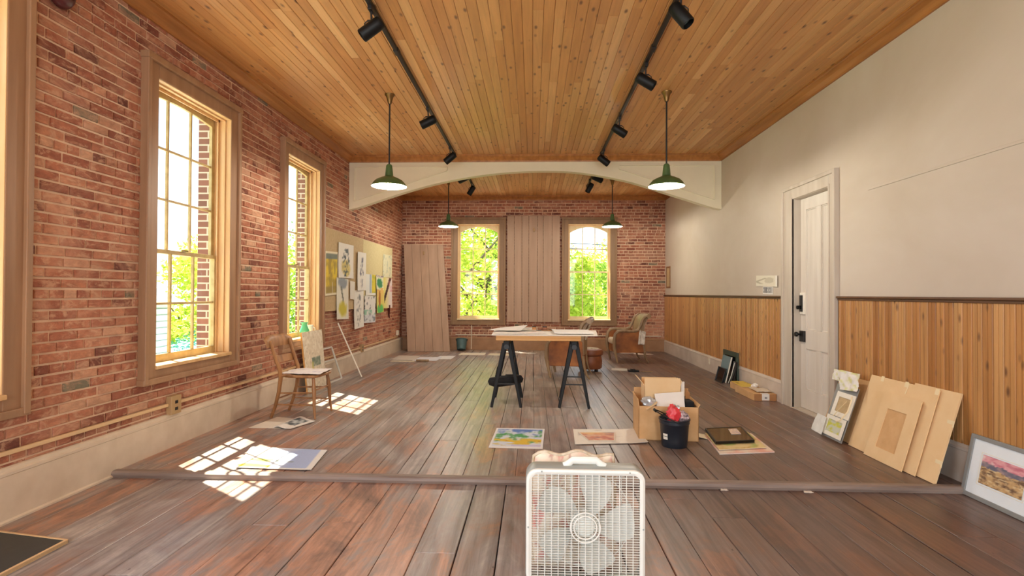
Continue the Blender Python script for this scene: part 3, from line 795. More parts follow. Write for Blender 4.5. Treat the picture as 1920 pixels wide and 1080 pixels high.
# ------------------------------------------------------------------ track lights
def track(x, y0, y1, label):
    t = thing('ceiling_light_track', label, 'light track', (x, y0, ZC - .03))
    a = MB(); a.box(x - .018, x + .018, y0, y1, ZC - .032, ZC); a.build('rail', M['black'], t, bev=.003)
    for yy in (y0 + .05, (y0 + y1) / 2, y1 - .05):
        a = MB(); a.box(x - .023, x + .023, yy - .05, yy + .05, ZC - .038, ZC + .001); a.build('coupler', M['black'], t, bev=.003)
track(-1.28, 1.2, 8.62, 'black ceiling track on the left, near side of the beam')
track(1.09, 1.2, 8.62, 'black ceiling track on the right, near side of the beam')
track(-1.26, 9.3, 11.2, 'short black ceiling track beyond the arched beam, left side')
track(1.13, 9.3, 11.2, 'short black ceiling track beyond the arched beam, right side')
def spot(x, y, aim, label, group):
    t = local(thing('track_spotlight', label, 'spotlight', (x, y, ZC - .03), 0, group))
    a = MB(); a.box(-.016, .016, -.045, .045, -.035, .0); a.build('track_adapter', M['black'], t, bev=.003)
    a = MB(); a.tube([(0, 0, -.03), (0, .005, -.07), (.0, .012, -.125)], .008, 8); a.tube([(-.03, .012, -.10), (-.055, .012, -.12), (-.055, .012, -.17)], .005, 6); a.bar((-.032, .012, -.1), (.032, .012, -.1), .01, .012)
    a.tube([(.03, .012, -.10), (.055, .012, -.12), (.055, .012, -.17)], .005, 6)
    a.build('yoke', M['black'], t)
    d_ = V(aim).normalized(); c = V((0, .012, -.165)); Mx = V((0, 0, 1)).rotation_difference(d_).to_matrix()
    a = MB(); a.lathe([(.0, -.095), (.044, -.095), (.05, -.088), (.052, -.06), (.052, .092), (.048, .098), (.044, .098), (.042, .06), (.0, .055)], 24, c, Mx, False); a.build('lamp_can', M['blackpl'], t, smooth=True)
    a = MB(); a.lathe([(.0, .062), (.041, .062)], 24, c, Mx, False); a.build('lens', M['bluegl'], t)
    return t
G1, G2 = 'black spotlights on the ceiling tracks', 'black spotlights on the ceiling tracks'
SP = [(-1.28, 4.12, (-.75, -.1, -.62), 'nearest black spotlight on the left ceiling track, tilted towards the brick wall'),
      (-1.28, 6.40, (-.85, -.1, -.45), 'middle black spotlight on the left ceiling track, beside the pendant rod'),
      (-1.28, 8.12, (-.7, -.1, -.62), 'black spotlight on the left ceiling track closest to the arched beam'),
      (1.09, 3.98, (.5, -.25, -.8), 'nearest black spotlight on the right ceiling track, at the picture top'),
      (1.09, 5.22, (.78, -.15, -.55), 'second black spotlight from the front on the right ceiling track'),
      (1.09, 6.80, (.78, -.1, -.55), 'third black spotlight from the front on the right ceiling track'),
      (1.09, 8.30, (.72, -.1, -.6), 'black spotlight on the right ceiling track closest to the arched beam'),
      (-1.27, 9.62, (-.8, .3, -.3), 'black spotlight beyond the arch on the left, partly hidden by the beam edge'),
      (-1.25, 10.70, (-.5, .0, -.8), 'black spotlight beyond the arch on the left, hanging in full view'),
      (1.15, 9.62, (.8, .3, -.3), 'black spotlight beyond the arch on the right, partly hidden by the beam edge'),
      (1.10, 10.45, (-.45, 0, -.85), 'black spotlight beyond the arch on the right, hanging in full view')]
for x, y, a_, l_ in SP: spot(x, y, a_, l_, G1)

# ------------------------------------------------------------------ left wall fittings
t = thing('alarm_bell', 'dark maroon round bell high on the brick wall by the photo top', 'bell', (XL, 3.30, 3.24))
a = MB(); a.lathe([(.0, .055), (.05, .052), (.085, .035), (.098, .01), (.098, 0), (.0, 0)], 28, (XL + .012, 3.30, 3.235), Matrix.Rotation(PI / 2, 3, 'Y'), False); a.build('gong', M['maroon'], t, smooth=True)
a = MB(); a.cyl((XL - .008, 3.30, 3.235), (XL + .02, 3.30, 3.235), .05); a.build('mounting_plate', M['black'], t)
def raceway(pts, label, mat, w=.026, dd=.022, up=(0, 0, 1)):
    a = MB()
    for p, q in zip(pts, pts[1:]): a.bar(p, q, dd, w, up)
    o = a.build('wiring_raceway', mat, bev=.004)
    return tag(o, label, 'cable raceway')
raceway([(XL + .012, -1, .385), (XL + .012, 4.37, .36)], 'cream wiring raceway along the brick wall, near stretch up to the tan outlet box', M['cream'])
raceway([(XL + .012, 4.50, .36), (XL + .012, 9.36, .335)], 'cream wiring raceway along the brick wall, middle stretch behind the wooden chair', M['cream'])
raceway([(XL + .012, 9.48, .335), (XL + .012, 12.0, .33)], 'cream wiring raceway along the brick wall, far stretch under the pinned drawings', M['cream'])
raceway([(-1.80, YB - .012, .35), (2.95, YB - .012, .35)], 'pale wiring raceway running along the end wall above its baseboard', M['base_l'])
raceway([(-1.425, YB - .012, .02), (-1.425, YB - .012, .62)], 'brown upright raceway rising beside the teal bucket', M['base_l'], .05, .022, (0, 1, 0))
def outbox(x, y, z, s, label, mat):
    t = thing('outlet_box', label, 'outlet', (x, y, z)); a = MB(); a.box(x - .004, x + .045, y - s / 2, y + s / 2, z, z + s * 1.25); a.build('box_body', mat, t, bev=.004)
    for dz in (.35, .8):
        a = MB(); a.box(x + .044, x + .047, y - .018, y + .018, z + s * dz - .012, z + s * dz + .014)
        a.build('socket', M['black'] if mat is M['tanbox'] else M['enamel'], t)
outbox(XL, 4.435, .275, .125, 'tan outlet box on the raceway below the large window', M['tanbox'])
outbox(XL, 9.42, .255, .11, 'brown outlet box on the raceway under the pinned drawings', M['tanbox'])
outbox(XL, 11.95, .36, .09, 'white outlet low in the corner beside the leaning board panel', M['plug'])
t = thing('wall_outlet', 'small white outlet set in the right baseboard', 'outlet', (XR - .034, 9.25, .13)); a = MB(); a.box(XR - .042, XR - .030, 9.21, 9.285, .125, .235); a.build('cover_plate', M['plug'], t, bev=.003)
for z_ in (.145, .19): a = MB(); a.box(XR - .0445, XR - .041, 9.232, 9.262, z_, z_ + .02); a.build('socket', M['enamel'], t)
t = thing('wall_panel', 'small tan framed panel on the white wall near the far corner', 'panel', (XR, 12.1, 1.46)); a = MB(); q = [(XR - .006, 12.28, 1.46), (XR - .006, 11.95, 1.46), (XR - .006, 11.95, 1.94), (XR - .006, 12.28, 1.94)]; a.slab(q, .01); a.build('board', M['tan_board'], t)
a = MB(); a.ring(q, .03, .014, .01); a.build('frame', M['chairwood'], t)

# ------------------------------------------------------------------ pin boards and drawings
def xq(y0, y1, z0, z1, x, sk=(0, 0)):     # quad on the left wall facing +x
    return [(x, y0, z0), (x, y1, z0 + sk[1]), (x, y1 + sk[0], z1 + sk[1]), (x, y0 + sk[0], z1)]
for nm_, y0, y1, z0, mat, lb in (('l', 7.585, 9.42, 1.035, 'tan_board', 'large tan pin board beside the far brick-wall window'), ('r', 9.425, 11.40, 1.06, 'yel_board', 'large yellowish pin board nearer the far corner')):
    a = MB(); a.slab(xq(y0, y1, z0, 2.268, XL + .034), .018); tag(a.build('pin_board', M[mat], bev=.002), lb, 'pin board', 'pin boards on the brick wall')
def figure(seed, dark=(70, 74, 84), tint=None):
    def fn(u, v):
        c = WH
        if tint:
            w = blob(u, v, .5, .3, .32, .28, seed); c = lerp3(c, tint, w * 2)
        w = max(blob(u, v, .5, .42, .25, .36, seed + 1), blob(u, v, .55, .78, .16, .12, seed + 2))
        if w > 0: c = lerp3(c, dark, (nz2(u, v, 9, seed) - .02) * 5 + .15)
        if blob(u, v, .58, .80, .10, .06, seed) > 0: c = lerp3(c, dark, .8)
        return c
    return fn
def art_yellow(u, v):
    if u < .07 or u > .97 or v < .04 or v > .95: return (238, 230, 200)
    c = (176, 152, 60)
    c = lerp3(c, (232, 206, 60), nz2(u, v, 4, 3) * 4 + .4)
    if v < .2: c = lerp3(c, (156, 136, 80), .7)
    if v > .84: c = lerp3(c, (96, 116, 134), .8)
    if .55 < u < .62 and v < .3: c = (214, 206, 180)
    return c
def art_flowers(u, v):
    c = (236, 234, 218)
    if .08 < u < .92 and v > .72: c = lerp3(c, (150, 160, 168), blob(u, v, .5, .9, .42, .18, 5) * 1.6)
    if abs(u - .45 - .1 * math.sin(v * 5)) < .05 and .35 < v < .8: c = (120, 124, 110)
    if v < .45: c = lerp3(c, (206, 196, 70), blob(u, v, .5, .25, .4, .22, 6) * 1.4)
    return c
def art_bluyel(u, v):
    c = (234, 236, 230)
    if u > .34: c = lerp3(c, (120, 142, 168), (.72 - abs(u - .44) * 5))
    if u > .58: c = lerp3((226, 206, 60), (170, 180, 70), nz2(u, v, 4, 9) * 3)
    if v < .12: c = (238, 238, 230)
    return c
def art_blotch(u, v):
    c = (234, 232, 226)
    w = nz2(u, v, 4.5, 12); c = lerp3(c, (60, 66, 70), (w - .12) * 14)
    if .3 < v < .5: c = lerp3(c, (150, 196, 172), (nz2(u, v, 4, 14) + .05) * 5)
    if v < .3: c = lerp3(c, (196, 204, 216), .5)
    return c
def art_tree(u, v):
    c = (228, 226, 190)
    if v > .85: return lerp3((214, 206, 200), (120, 90, 96), nz2(u, v, 10, 2) * 5)
    return lerp3(c, (66, 140, 92), blob(u, v, .5, .45, .45, .4, 3) * 2)
def art_strip(u, v):
    c = lerp3((216, 214, 110), (236, 190, 110), v * 1.3 - .2)
    if v < .35: c = lerp3(c, (96, 186, 92), blob(u, v, .5, .15, .5, .22, 4) * 2)
    if blob(u, v, .45, .55, .14, .35, 6, .1) > 0: c = (176, 110, 50)
    return c
def art_dark(u, v):
    c = lerp3((226, 216, 110), (238, 226, 222), u * 1.3)
    if abs(v - (u * 1.05 - .02) - .18) < .13 and u > .1: c = (70, 40, 34)
    if u > .6 and v > .55: c = lerp3(c, (226, 150, 160), nz2(u, v, 4, 8) * 3 + .3)
    return c
def sk_faint(u, v):
    c = (226, 222, 188)
    return lerp3(c, (190, 194, 170), (nz2(u, v, 6, 20) - .08) * 7)
AR = [('tall watercolour with blue top over yellow, cream rounded border, leftmost on the tan board', 7.64, 8.15, 1.265, 1.92, art_yellow),
      ('ink figure drawing with dark hair and yellow skirt, highest sheet on the tan board', 8.15, 8.84, 1.545, 2.10, figure(1, (72, 84, 92), (222, 206, 130))),
      ('long flower watercolour hanging below the tan board edge, blue top and yellow base', 8.11, 8.63, .90, 1.55, art_flowers),
      ('narrow blank white sheet tucked between the flower watercolour and the tower drawing', 8.70, 8.93, 1.21, 1.51, plain((236, 232, 220))),
      ('narrow grey ink drawing of a tower-like figure on white paper', 9.03, 9.49, 1.35, 2.02, figure(5, (96, 98, 120))),
      ('long pale pencil drawing hanging lowest of all the pinned sheets', 8.93, 9.43, .69, 1.35, figure(8, (140, 142, 140))),
      ('white sheet with blue wedge and yellow stripe', 9.55, 10.15, 1.265, 1.655, art_bluyel),
      ('sheet of scattered black ink blotches with a green wash', 9.44, 10.13, .77, 1.265, art_blotch),
      ('small sheet with a round green tree under a dark caption strip', 10.15, 10.64, 1.38, 1.66, art_tree),
      ('narrow yellow and orange strip with a bright green foot', 10.18, 10.64, .92, 1.40, art_strip),
      ('very faint pencil sketch, highest sheet on the yellowish board', 10.66, 11.34, 1.63, 2.10, sk_faint),
      ('yellow and pink sheet crossed by a dark brown wedge', 10.66, 11.36, 1.0, 1.63, art_dark)]
for k, (lb, y0, y1, z0, z1, fn) in enumerate(AR):
    off = XL + .040 + .0042 * (k % 5)
    sd = k * 1.7
    cu = lambda u, v, s=sd: .006 + .012 * max(0, (.35 - v)) * (1.2 + math.sin(s)) + .004 * math.sin(6 * u + s)
    o = paper('pinned_drawing', xq(y0, y1, z0, z1, off, (.02 * math.sin(k * 2.1), .02 * math.cos(k * 1.3))), fn, None, 22, 32, cu, .0015)
    tag(o, lb, 'drawing', 'drawings pinned to the boards')
a = MB(); a.tube([(XL + .05, 11.10, 1.06), (XL + .045, 11.12, .95), (XL + .03, 11.17, .86), (XL + .035, 11.20, .78)], [.03, .028, .02, .01], 8, sq=.3)
tag(a.build('fabric_strip', M['maroon'], smooth=True), 'dark brown strip dangling below the yellow and pink sheet', 'strip')

# ------------------------------------------------------------------ board panels at the end wall
def board_panel(name, q, n, th, label, cat, hook):
    t = thing(name, label, cat, V(q[0]).lerp(V(q[1]), .5)); q = [V(p) for p in q]; a = MB(); rr = random.Random(len(label))
    ws = [rr.uniform(.8, 1.25) for _ in range(n)]; S = sum(ws); u = 0
    for w in ws:
        u1 = u + w / S; g = .0022
        p = [q[0].lerp(q[1], u + g), q[0].lerp(q[1], u1 - g), q[3].lerp(q[2], u1 - g), q[3].lerp(q[2], u + g)]
        a.slab(p, th); u = u1
    a.build('boards', M['taupe'], t, bev=.004)
    nrm = (q[1] - q[0]).cross(q[3] - q[0]).normalized(); 
    for v in (.12, .5, .88):
        a = MB(); a.bar(q[0].lerp(q[3], v) + (q[1] - q[0]) * .02 - nrm * (th + .012), q[1].lerp(q[2], v) - (q[1] - q[0]) * .02 - nrm * (th + .012), .1, .024, q[3] - q[0])
        a.build('batten', M['taupe'], t)
    c = q[0].lerp(q[1], hook[0]).lerp(q[3].lerp(q[2], hook[0]), hook[1]); up = (q[3] - q[0]).normalized(); sd = (q[1] - q[0]).normalized()
    a = MB(); a.obox(c + nrm * .004, (.035, .012, .07)); a.tube([c + nrm * .01 + up * .03, c + nrm * .04 + up * .02, c + nrm * .05 - up * .02, c + nrm * .035 - up * .045 , c + nrm * .012 - up * .05], .008, 8)
    a.build('hook', M['tanbox'], t)
board_panel('hanging_board_panel', [(-.595, YB - .075, .658), (.625, YB - .075, .658), (.622, YB - .075, 3.115), (-.603, YB - .075, 3.115)], 7, .045, 'wide taupe vertical board panel hung between the two end windows', 'board panel', (.51, .87))
board_panel('leaning_board_panel', [(-2.80, 11.86, .002), (-1.845, 11.90, .002), (-2.085, 12.31, 2.435), (-3.015, 12.31, 2.455)], 5, .045, 'taupe vertical board panel leaning tilted in the far left corner', 'board panel', (.5, .92))
# teal bucket by the upright raceway
t = local(thing('teal_bucket', 'teal plastic bucket tipped against the end wall baseboard', 'bucket', (-1.62, 12.13, .0)))
Mx = Matrix.Rotation(-.35, 3, 'X')
a = MB(); a.lathe([(.0, .0), (.10, .0), (.125, .22), (.135, .225), (.135, .24), (.12, .24), (.098, .012), (.0, .012)], 24, (0, -.03, .035), Mx, False); a.build('bucket_body', M['tealpl'], t, smooth=True)
a = MB(); a.tube([V((0, -.03, .035)) + Mx @ V((.132 * math.cos(x), .132 * math.sin(x) * .4 - .04, .23 - .10 * math.sin(x))) for x in [PI * i / 10 for i in range(11)]], .004, 6); a.build('handle', M['black'], t)

# ------------------------------------------------------------------ flat sheets on the floor
def fq(a, b, c, d, z=0.0):   # near-left, near-right, far-right, far-left on the floor
    return [(p[0], p[1], z) for p in (a, b, c, d)]
def land(u, v):
    if u < .05 or u > .95 or v < .07 or v > .94: return (232, 234, 236)
    c = (212, 222, 236)
    c = lerp3(c, (96, 130, 196), (nz2(u, v, 3, 1) + v - .72) * 5)
    c = lerp3(c, (86, 160, 96), (nz2(u, v, 6, 3) + .18 - abs(v - .52) * 1.1) * 4)
    c = lerp3(c, (222, 190, 60), (nz2(u * .7, v * 2, 4, 6) + .32 - abs(v - .3) * 1.7 - abs(u - .55) * .3) * 5)
    c = lerp3(c, (176, 130, 60), (nz2(u, v, 8, 9) - .1 - abs(v - .32)) * 5)
    if v < .16 and u > .4: c = lerp3(c, (196, 190, 232), .7)
    return c
tag(paper('landscape_watercolour', fq((-.37, 4.535), (.09, 4.52), (.122, 5.185), (-.345, 5.20), .004), land, None, 60, 60, lambda u, v: .004 * (1 - 4 * (v - .5) ** 2) * u), 'blue and yellow landscape watercolour lying on the floor before the sawhorses', 'painting')
tag(paper('blank_sheet', fq((.372, 4.66), (1.02, 4.74), (1.018, 5.22), (.395, 5.185), .004), splash(WH, [((214, 208, 200), .22, 1.4)], 4), None, 40, 30, lambda u, v: .002 + .03 * max(0, u - .75) + .016 * max(0, .15 - v)), 'large off-white sheet on the floor left of the cardboard boxes', 'paper')
def desert(u, v):
    if u < .03 or u > .97 or v < .05 or v > .95: return (232, 220, 204)
    c = lerp3((226, 186, 160), (206, 130, 112), nz2(u, v, 3, 2) * 3 + .5)
    if v > .6: c = lerp3(c, (238, 200, 140), (v - .6) * 3 + nz2(u, v, 4, 7))
    c = lerp3(c, (156, 120, 132), (nz2(u * .6, v * 2.5, 4, 5) - .1) * 5); return c
tag(paper('pink_landscape_painting', fq((.50, 4.765), (.735, 4.78), (.785, 5.07), (.43, 5.05), .012), desert, None, 36, 30), 'small pink and orange painting lying on the large off-white sheet', 'painting')
def sheet_blue(u, v):
    c = (236, 236, 232)
    if u > .93 or v < .03: return c
    if u > .38: c = lerp3(c, (176, 194, 232), (u - .38) * 3 + .2 + nz2(u, v, 3, 4) * .8)
    if u < .5 and v < .2: c = lerp3(c, (226, 206, 70), blob(u, v, .2, .1, .25, .10, 4) * 3)
    if blob(u, v, .28, .36, .16, .08, 7) > 0: c = (176, 184, 90)
    if abs(v - .36 + .1 * (u - .3)) < .02 and .3 < u < .7: c = (130, 140, 120)
    return c
tag(paper('blue_watercolour', fq((-2.20, 3.895), (-1.62, 3.87), (-1.69, 4.36), (-2.37, 4.43), .006), sheet_blue, None, 44, 34, lambda u, v: .004 + .012 * max(0, u - .85)), 'large watercolour sheet with blue side, half in the sun patch on the floor', 'painting')
def magp(u, v):
    if .22 < u < .8 and .25 < v < .9: return lerp3((200, 206, 206), (84, 92, 96), nz2(u, v, 5, 4) * 4 + .5)
    return (236, 234, 228)
tag(paper('loose_page', fq((-2.74, 5.07), (-2.42, 5.06), (-2.46, 5.46), (-2.68, 5.52), .003), plain((232, 226, 214)), None, 10, 10), 'plain white page under the folded magazine by the wooden chair', 'paper')
tag(paper('folded_magazine', fq((-2.49, 5.06), (-2.31, 5.03), (-2.20, 5.34), (-2.45, 5.50), .008), magp, None, 24, 24, lambda u, v: .02 * math.sin(PI * min(1, u * 1.6)) * (1 - u) + .004, .006), 'folded magazine with a dark photograph, on the floor before the wooden chair', 'magazine')
FP = [((-2.72, 10.10), (-2.25, 10.12), (-2.27, 10.22), (-2.72, 10.24), (222, 210, 184), 'beige card strip lying nearest on the floor by the far left corner'),
      ((-2.78, 10.42), (-2.30, 10.36), (-2.33, 11.05), (-2.80, 11.10), (214, 204, 192), 'pale sheet against the left baseboard in the far corner'),
      ((-2.34, 10.28), (-1.86, 10.28), (-1.84, 10.85), (-2.30, 10.85), (226, 228, 236), 'bluish white sheet on the floor below the leaning panel'),
      ((-1.95, 10.55), (-1.62, 10.55), (-1.60, 11.10), (-1.93, 11.10), (238, 236, 232), 'white sheet to the right of the bluish one on the far floor'),
      ((-1.58, 11.30), (-1.02, 11.30), (-1.02, 11.72), (-1.56, 11.72), (240, 232, 206), 'cream sheet on the floor in front of the teal bucket'),
      ((-.95, 11.30), (-.42, 11.25), (-.42, 11.62), (-.93, 11.66), (240, 230, 200), 'cream sheet on the far floor behind the left sawhorse'),
      ((1.36, 9.25), (1.62, 9.20), (1.66, 9.45), (1.40, 9.52), (206, 200, 190), 'grey-white sheet on the floor before the velvet armchair near the wainscot')]
for a_, b_, c_, d_, colr, lb in FP:
    tag(paper('floor_sheet', fq(a_, b_, c_, d_, .004), plain(colr, 8), None, 6, 6, lambda u, v: .004 * u * v), lb, 'paper', 'loose sheets on the far floor')
a = MB(); a.tube([(-2.22, 10.13, .025), (-1.98, 10.13, .025)], .022, 10); tag(a.build('rolled_paper', M['greywood'], smooth=True), 'short grey-brown roll lying beside the beige card strip', 'paper roll')
a = MB(); a.box(1.62, 1.80, 9.08, 9.18, .001, .03); a.box(1.66, 1.74, 9.09, 9.17, .03, .045); tag(a.build('black_case', M['blackpl'], bev=.008), 'small flat black case on the floor before the velvet armchair', 'case')
a = MB(); a.obox((1.93, 9.10, .008), (.18, .06, .014), Matrix.Rotation(.1, 3, 'Z')); tag(a.build('wood_scrap', M['greywood'], bev=.003), 'grey wooden scrap beside the small black case', 'scrap')
for x, y, s, lb in ((1.32, 3.735, .028, 'white paper scrap by the step, closest to the fan'), (1.88, 3.725, .034, 'white paper scrap by the step, in the middle of the right half')):
    q = fq((x - s, y - s * .5), (x + s, y - s * .3), (x + s * .8, y + s * .5), (x - s * .6, y + s * .6), ZL + .002)
    tag(paper('paper_scrap', q, plain(), None, 6, 4, lambda u, v: .006 * nz2(u, v, 3, 2) + .004), lb, 'scrap')

# black board with cream rim in the near left corner
t = thing('framed_black_board', 'black board with a cream metal rim lying at the near left', 'board', (-2.75, 2.4, ZL))
q = [(-3.02, 1.75, ZL + .022), (-2.485, 1.72, ZL + .022), (-2.468, 2.765, ZL + .022), (-3.02, 2.86, ZL + .022)]
a = MB(); a.slab(q, .016); a.build('panel', pm('charcoal_board', (62, 64, 62), .6, 0, .08, 20, .05), t)
a = MB(); a.ring(q, .014, .022, .003); a.build('rim', M['cream'], t, bev=.002)

# ------------------------------------------------------------------ wooden side chair
def side_chair():
    t = local(thing('wooden_side_chair', 'honey wood side chair with curved crest rail standing by the far brick-wall window', 'chair', (-2.45, 5.66, 0), math.radians(-3)))
    W_ = M['chairwood']; hy = .205
    a = MB()   # seat, +x is the front
    n = 28; top = []
    for i in range(n):
        th = 2 * PI * i / n; ex = math.copysign(abs(math.cos(th)) ** .45, math.cos(th)); ey = math.copysign(abs(math.sin(th)) ** .45, math.sin(th))
        top.append((ex * .205 + .03, ey * (.215 + .015 * ex)))
    prof = [(.94, .422), (1, .430), (1, .444), (.96, .452), (.5, .446), (0.01, .444)]
    vs = [((x - .03) * s_ + .03, y * s_, z) for s_, z in prof for x, y in top]; fs = []
    for k in range(len(prof) - 1):
        for i in range(n):
            j = (i + 1) % n; fs.append((k * n + i, k * n + j, (k + 1) * n + j, (k + 1) * n + i))
    fs.append(tuple(reversed(range(n)))); fs.append(tuple((len(prof) - 1) * n + i for i in range(n)))
    a.add(vs, fs); a.build('seat', W_, t, smooth=True)
    for sy in (-1, 1):
        a = MB(); a.tube([(.175, sy * .165, .43), (.185, sy * .172, .36), (.19, sy * .178, .30), (.195, sy * .182, .26), (.20, sy * .19, .12), (.215, sy * .20, 0)], [.015, .017, .022, .019, .015, .010], 12); a.build('leg', W_, t, smooth=True)
        # rear leg and back post in one sweep (sabre shape)
        a = MB(); pts = [(-.27, sy * .185, .0), (-.225, sy * .185, .12), (-.185, sy * .188, .27), (-.165, sy * .19, .42), (-.175, sy * .19, .50), (-.235, sy * .192, .66), (-.285, sy * .195, .80)]
        a.tube(pts, [.015, .017, .019, .021, .02, .018, .016], 10, sq=1.2); a.build('leg', W_, t, smooth=True)
        a = MB(); a.tube([(-.165, sy * .188, .435), (-.10, sy * .20, .455), (.04, sy * .208, .440)], [.017, .014, .008], 8); a.build('seat_bracket', W_, t, smooth=True)
    # crest rail: wide, bowed, rolled over at the top
    a = MB(); nn = 14; vs = []
    prof = [(-.012, .735), (.010, .735), (.004, .80), (-.012, .838), (-.034, .858), (-.052, .852), (-.048, .835), (-.028, .80)]
    for i in range(nn + 1):
        y = -.25 + .5 * i / nn; bow = -.03 * (1 - (y / .25) ** 2) ; sh = (1 - .28 * max(0, abs(y) / .25 - .65) / .35)
        for px, pz in prof: vs.append((-.275 + px + bow, y, .735 + (pz - .735) * sh))
    m_ = len(prof); fs = []
    for i in range(nn):
        for k in range(m_): fs.append((i * m_ + k, i * m_ + (k + 1) % m_, (i + 1) * m_ + (k + 1) % m_, (i + 1) * m_ + k))
    fs += [tuple(range(m_)), tuple(reversed(range(nn * m_, nn * m_ + m_)))]
    a.add(vs, fs); a.build('crest_rail', W_, t, smooth=True)
    a = MB(); vs = []
    for i in range(11):
        y = -.19 + .38 * i / 10; b = -.022 * (1 - (y / .19) ** 2)
        for px, pz in ((-.228, .565), (-.214, .565), (-.237, .64), (-.251, .64)): vs.append((px + b, y, pz))
    a.add(vs, [(i * 4 + k, i * 4 + (k + 1) % 4, i * 4 + 4 + (k + 1) % 4, i * 4 + 4 + k) for i in range(10) for k in range(4)] + [(0, 1, 2, 3), (43, 42, 41, 40)]); a.build('back_slat', W_, t, bev=.003)
    def rung(p, q, r): a = MB(); p, q = V(p), V(q); a.tube([p, p.lerp(q, .5), q], [r * .7, r, r * .7], 10); a.build('stretcher', W_, t, smooth=True)
    rung((.19, -.18, .29), (.19, .18, .29), .011); rung((.202, -.19, .15), (.202, .19, .15), .010)
    for sy in (-1, 1):
        rung((-.19, sy * .187, .26), (.19, sy * .179, .27), .010); rung((-.215, sy * .185, .14), (.20, sy * .188, .14), .009)
    rung((-.205, -.186, .20), (-.205, .186, .20), .010)
    return t
side_chair()
# crumpled painted cloth on the seat
def cloth_fn(u, v):
    return lerp3((246, 243, 240), (198, 194, 214), (nz2(u, v, 5, 3) - .12) * 6)
tag(paper('painted_cloth', [(-2.64, 5.48, .456), (-2.20, 5.46, .456), (-2.225, 5.86, .456), (-2.61, 5.85, .456)], cloth_fn, None, 26, 24, lambda u, v: .012 + .012 * nz2(u, v, 4, 2) + .008 * abs(nz2(u, v, 9, 5)), .004), 'pale crumpled painted cloth spread over the wooden chair seat', 'cloth')
# splattered canvas under the window sill
t = thing('splattered_canvas', 'cream canvas with pale flecks and a grey-green mark, behind the wooden chair', 'canvas', (-2.93, 7.05, .0))
def canv(u, v):
    c = (226, 214, 190); c = lerp3(c, (244, 236, 216), nz2(u, v * 1.3, 11, 3) * 3 + .3); c = lerp3(c, (186, 172, 146), (nz2(u, v * 1.3, 15, 8) - .16) * 5)
    if .36 < u < .78 and .40 < v < .56: c = lerp3(c, (120, 140, 122), .75 + nz2(u, v, 9, 2) * 2)
    if .32 < u < .42 and .25 < v < .5: c = lerp3(c, (196, 190, 96), .6)
    return c
q = [(-2.885, 6.78, .003), (-2.885, 7.39, .003), (-2.968, 7.41, .795), (-2.968, 6.76, .795)]
paper('canvas_face', q, canv, t, 44, 60, None, .003)
a = MB(); a.ring([V(p) - V((.004, 0, 0)) for p in q], .04, .02); a.build('stretcher_frame', M['pine'], t)
# silver frame
t = thing('silver_metal_frame', 'empty silver metal frame with one crossbar leaning on the brick-wall baseboard', 'frame', (-2.93, 7.7, 0))
P0, P1, P2, P3 = V((-2.92, 7.60, .012)), V((-2.90, 8.02, .012)), V((-3.00, 7.86, .50)), V((-3.01, 7.40, .50))
for p, q in ((P0, P1), (P3, P2)): a = MB(); a.bar(p, q, .022, .022); a.build('rail', M['silver'], t, bev=.003)
for p, q in ((P0, P3), (P1, P2)): a = MB(); a.bar(p, q, .022, .022); a.build('stile', M['silver'], t, bev=.003)
a = MB(); a.bar(P0.lerp(P3, .63), P1.lerp(P2, .63), .018, .018); a.build('crossbar', M['silver'], t, bev=.003)
# white stick
a = MB(); a.tube([(-2.64, 8.17, .012), (-3.045, 8.24, .835)], .011, 10); tag(a.build('white_stick', M['enamel'], smooth=True), 'thin white stick leaning on the brick wall below the drawings', 'stick')
# green vase and white cup on the sill of the far brick-wall window
t = local(thing('green_glass_vase', 'bright green glass vase on the sill behind the wooden chair', 'vase', (-3.065, 7.06, .716)))
a = MB(); a.lathe([(.0, 0), (.045, 0), (.06, .04), (.062, .09), (.04, .14), (.034, .17), (.045, .19), (.04, .19), (.03, .168), (.05, .09), (.0, .02)], 24, caps=False); a.build('vase_body', M['greenglass'], t, smooth=True)
a = MB(); a.lathe([(.046, .0), (.05, .004), (.046, .008)], 20, (0, 0, .187), caps=False); a.build('lip', M['greenglass'], t, smooth=True)
t = local(thing('white_cup', 'small white cup beside the green vase on the window sill', 'cup', (-3.06, 7.23, .716)))
a = MB(); a.lathe([(.0, 0), (.03, 0), (.033, .005), (.042, .10), (.043, .15), (.039, .15), (.03, .012), (.0, .01)], 24, caps=False); a.build('cup_body', M['enamel'], t, smooth=True)
a = MB(); a.tube([(.04, 0, .12), (.065, 0, .115), (.07, 0, .08), (.06, 0, .05), (.037, 0, .045)], .005, 8); a.build('handle', M['enamel'], t, smooth=True)

# ------------------------------------------------------------------ work table on sawhorses
def sawhorse(x, y, rz, label):
    t = local(thing('sawhorse', label, 'sawhorse', (x, y, 0), rz, 'black folding sawhorses under the table'))
    L_ = .30
    a = MB(); a.box(-.035, .035, -L_ - .02, L_ + .02, .70, .765); a.build('top_beam', M['blackpl'], t, bev=.008)
    for sx in (-1, 1):
        for sy in (-1, 1):
            a = MB(); a.bar((sx * .025, sy * (L_ - .03), .735), (sx * .17, sy * (L_ - .0), .0), .05, .036, (0, 1, 0), .032, .026); a.build('leg', M['blackpl'], t, bev=.005)
    for sx in (-1, 1):
        a = MB(); a.bar((sx * .075, -L_ + .03, .50), (sx * .075, L_ - .03, .50), .02, .05); a.build('side_brace', M['blackpl'], t, bev=.004)
    for sy in (-1, 1):
        a = MB(); a.bar((-.118, sy * (L_ - .01), .27), (.118, sy * (L_ - .01), .27), .022, .014); a.build('spreader', M['black'], t, bev=.003)
        a = MB(); a.cyl((0, sy * (L_ + .015), .70), (0, sy * (L_ + .03), .70), .03); a.build('hinge', M['black'], t)
    return t
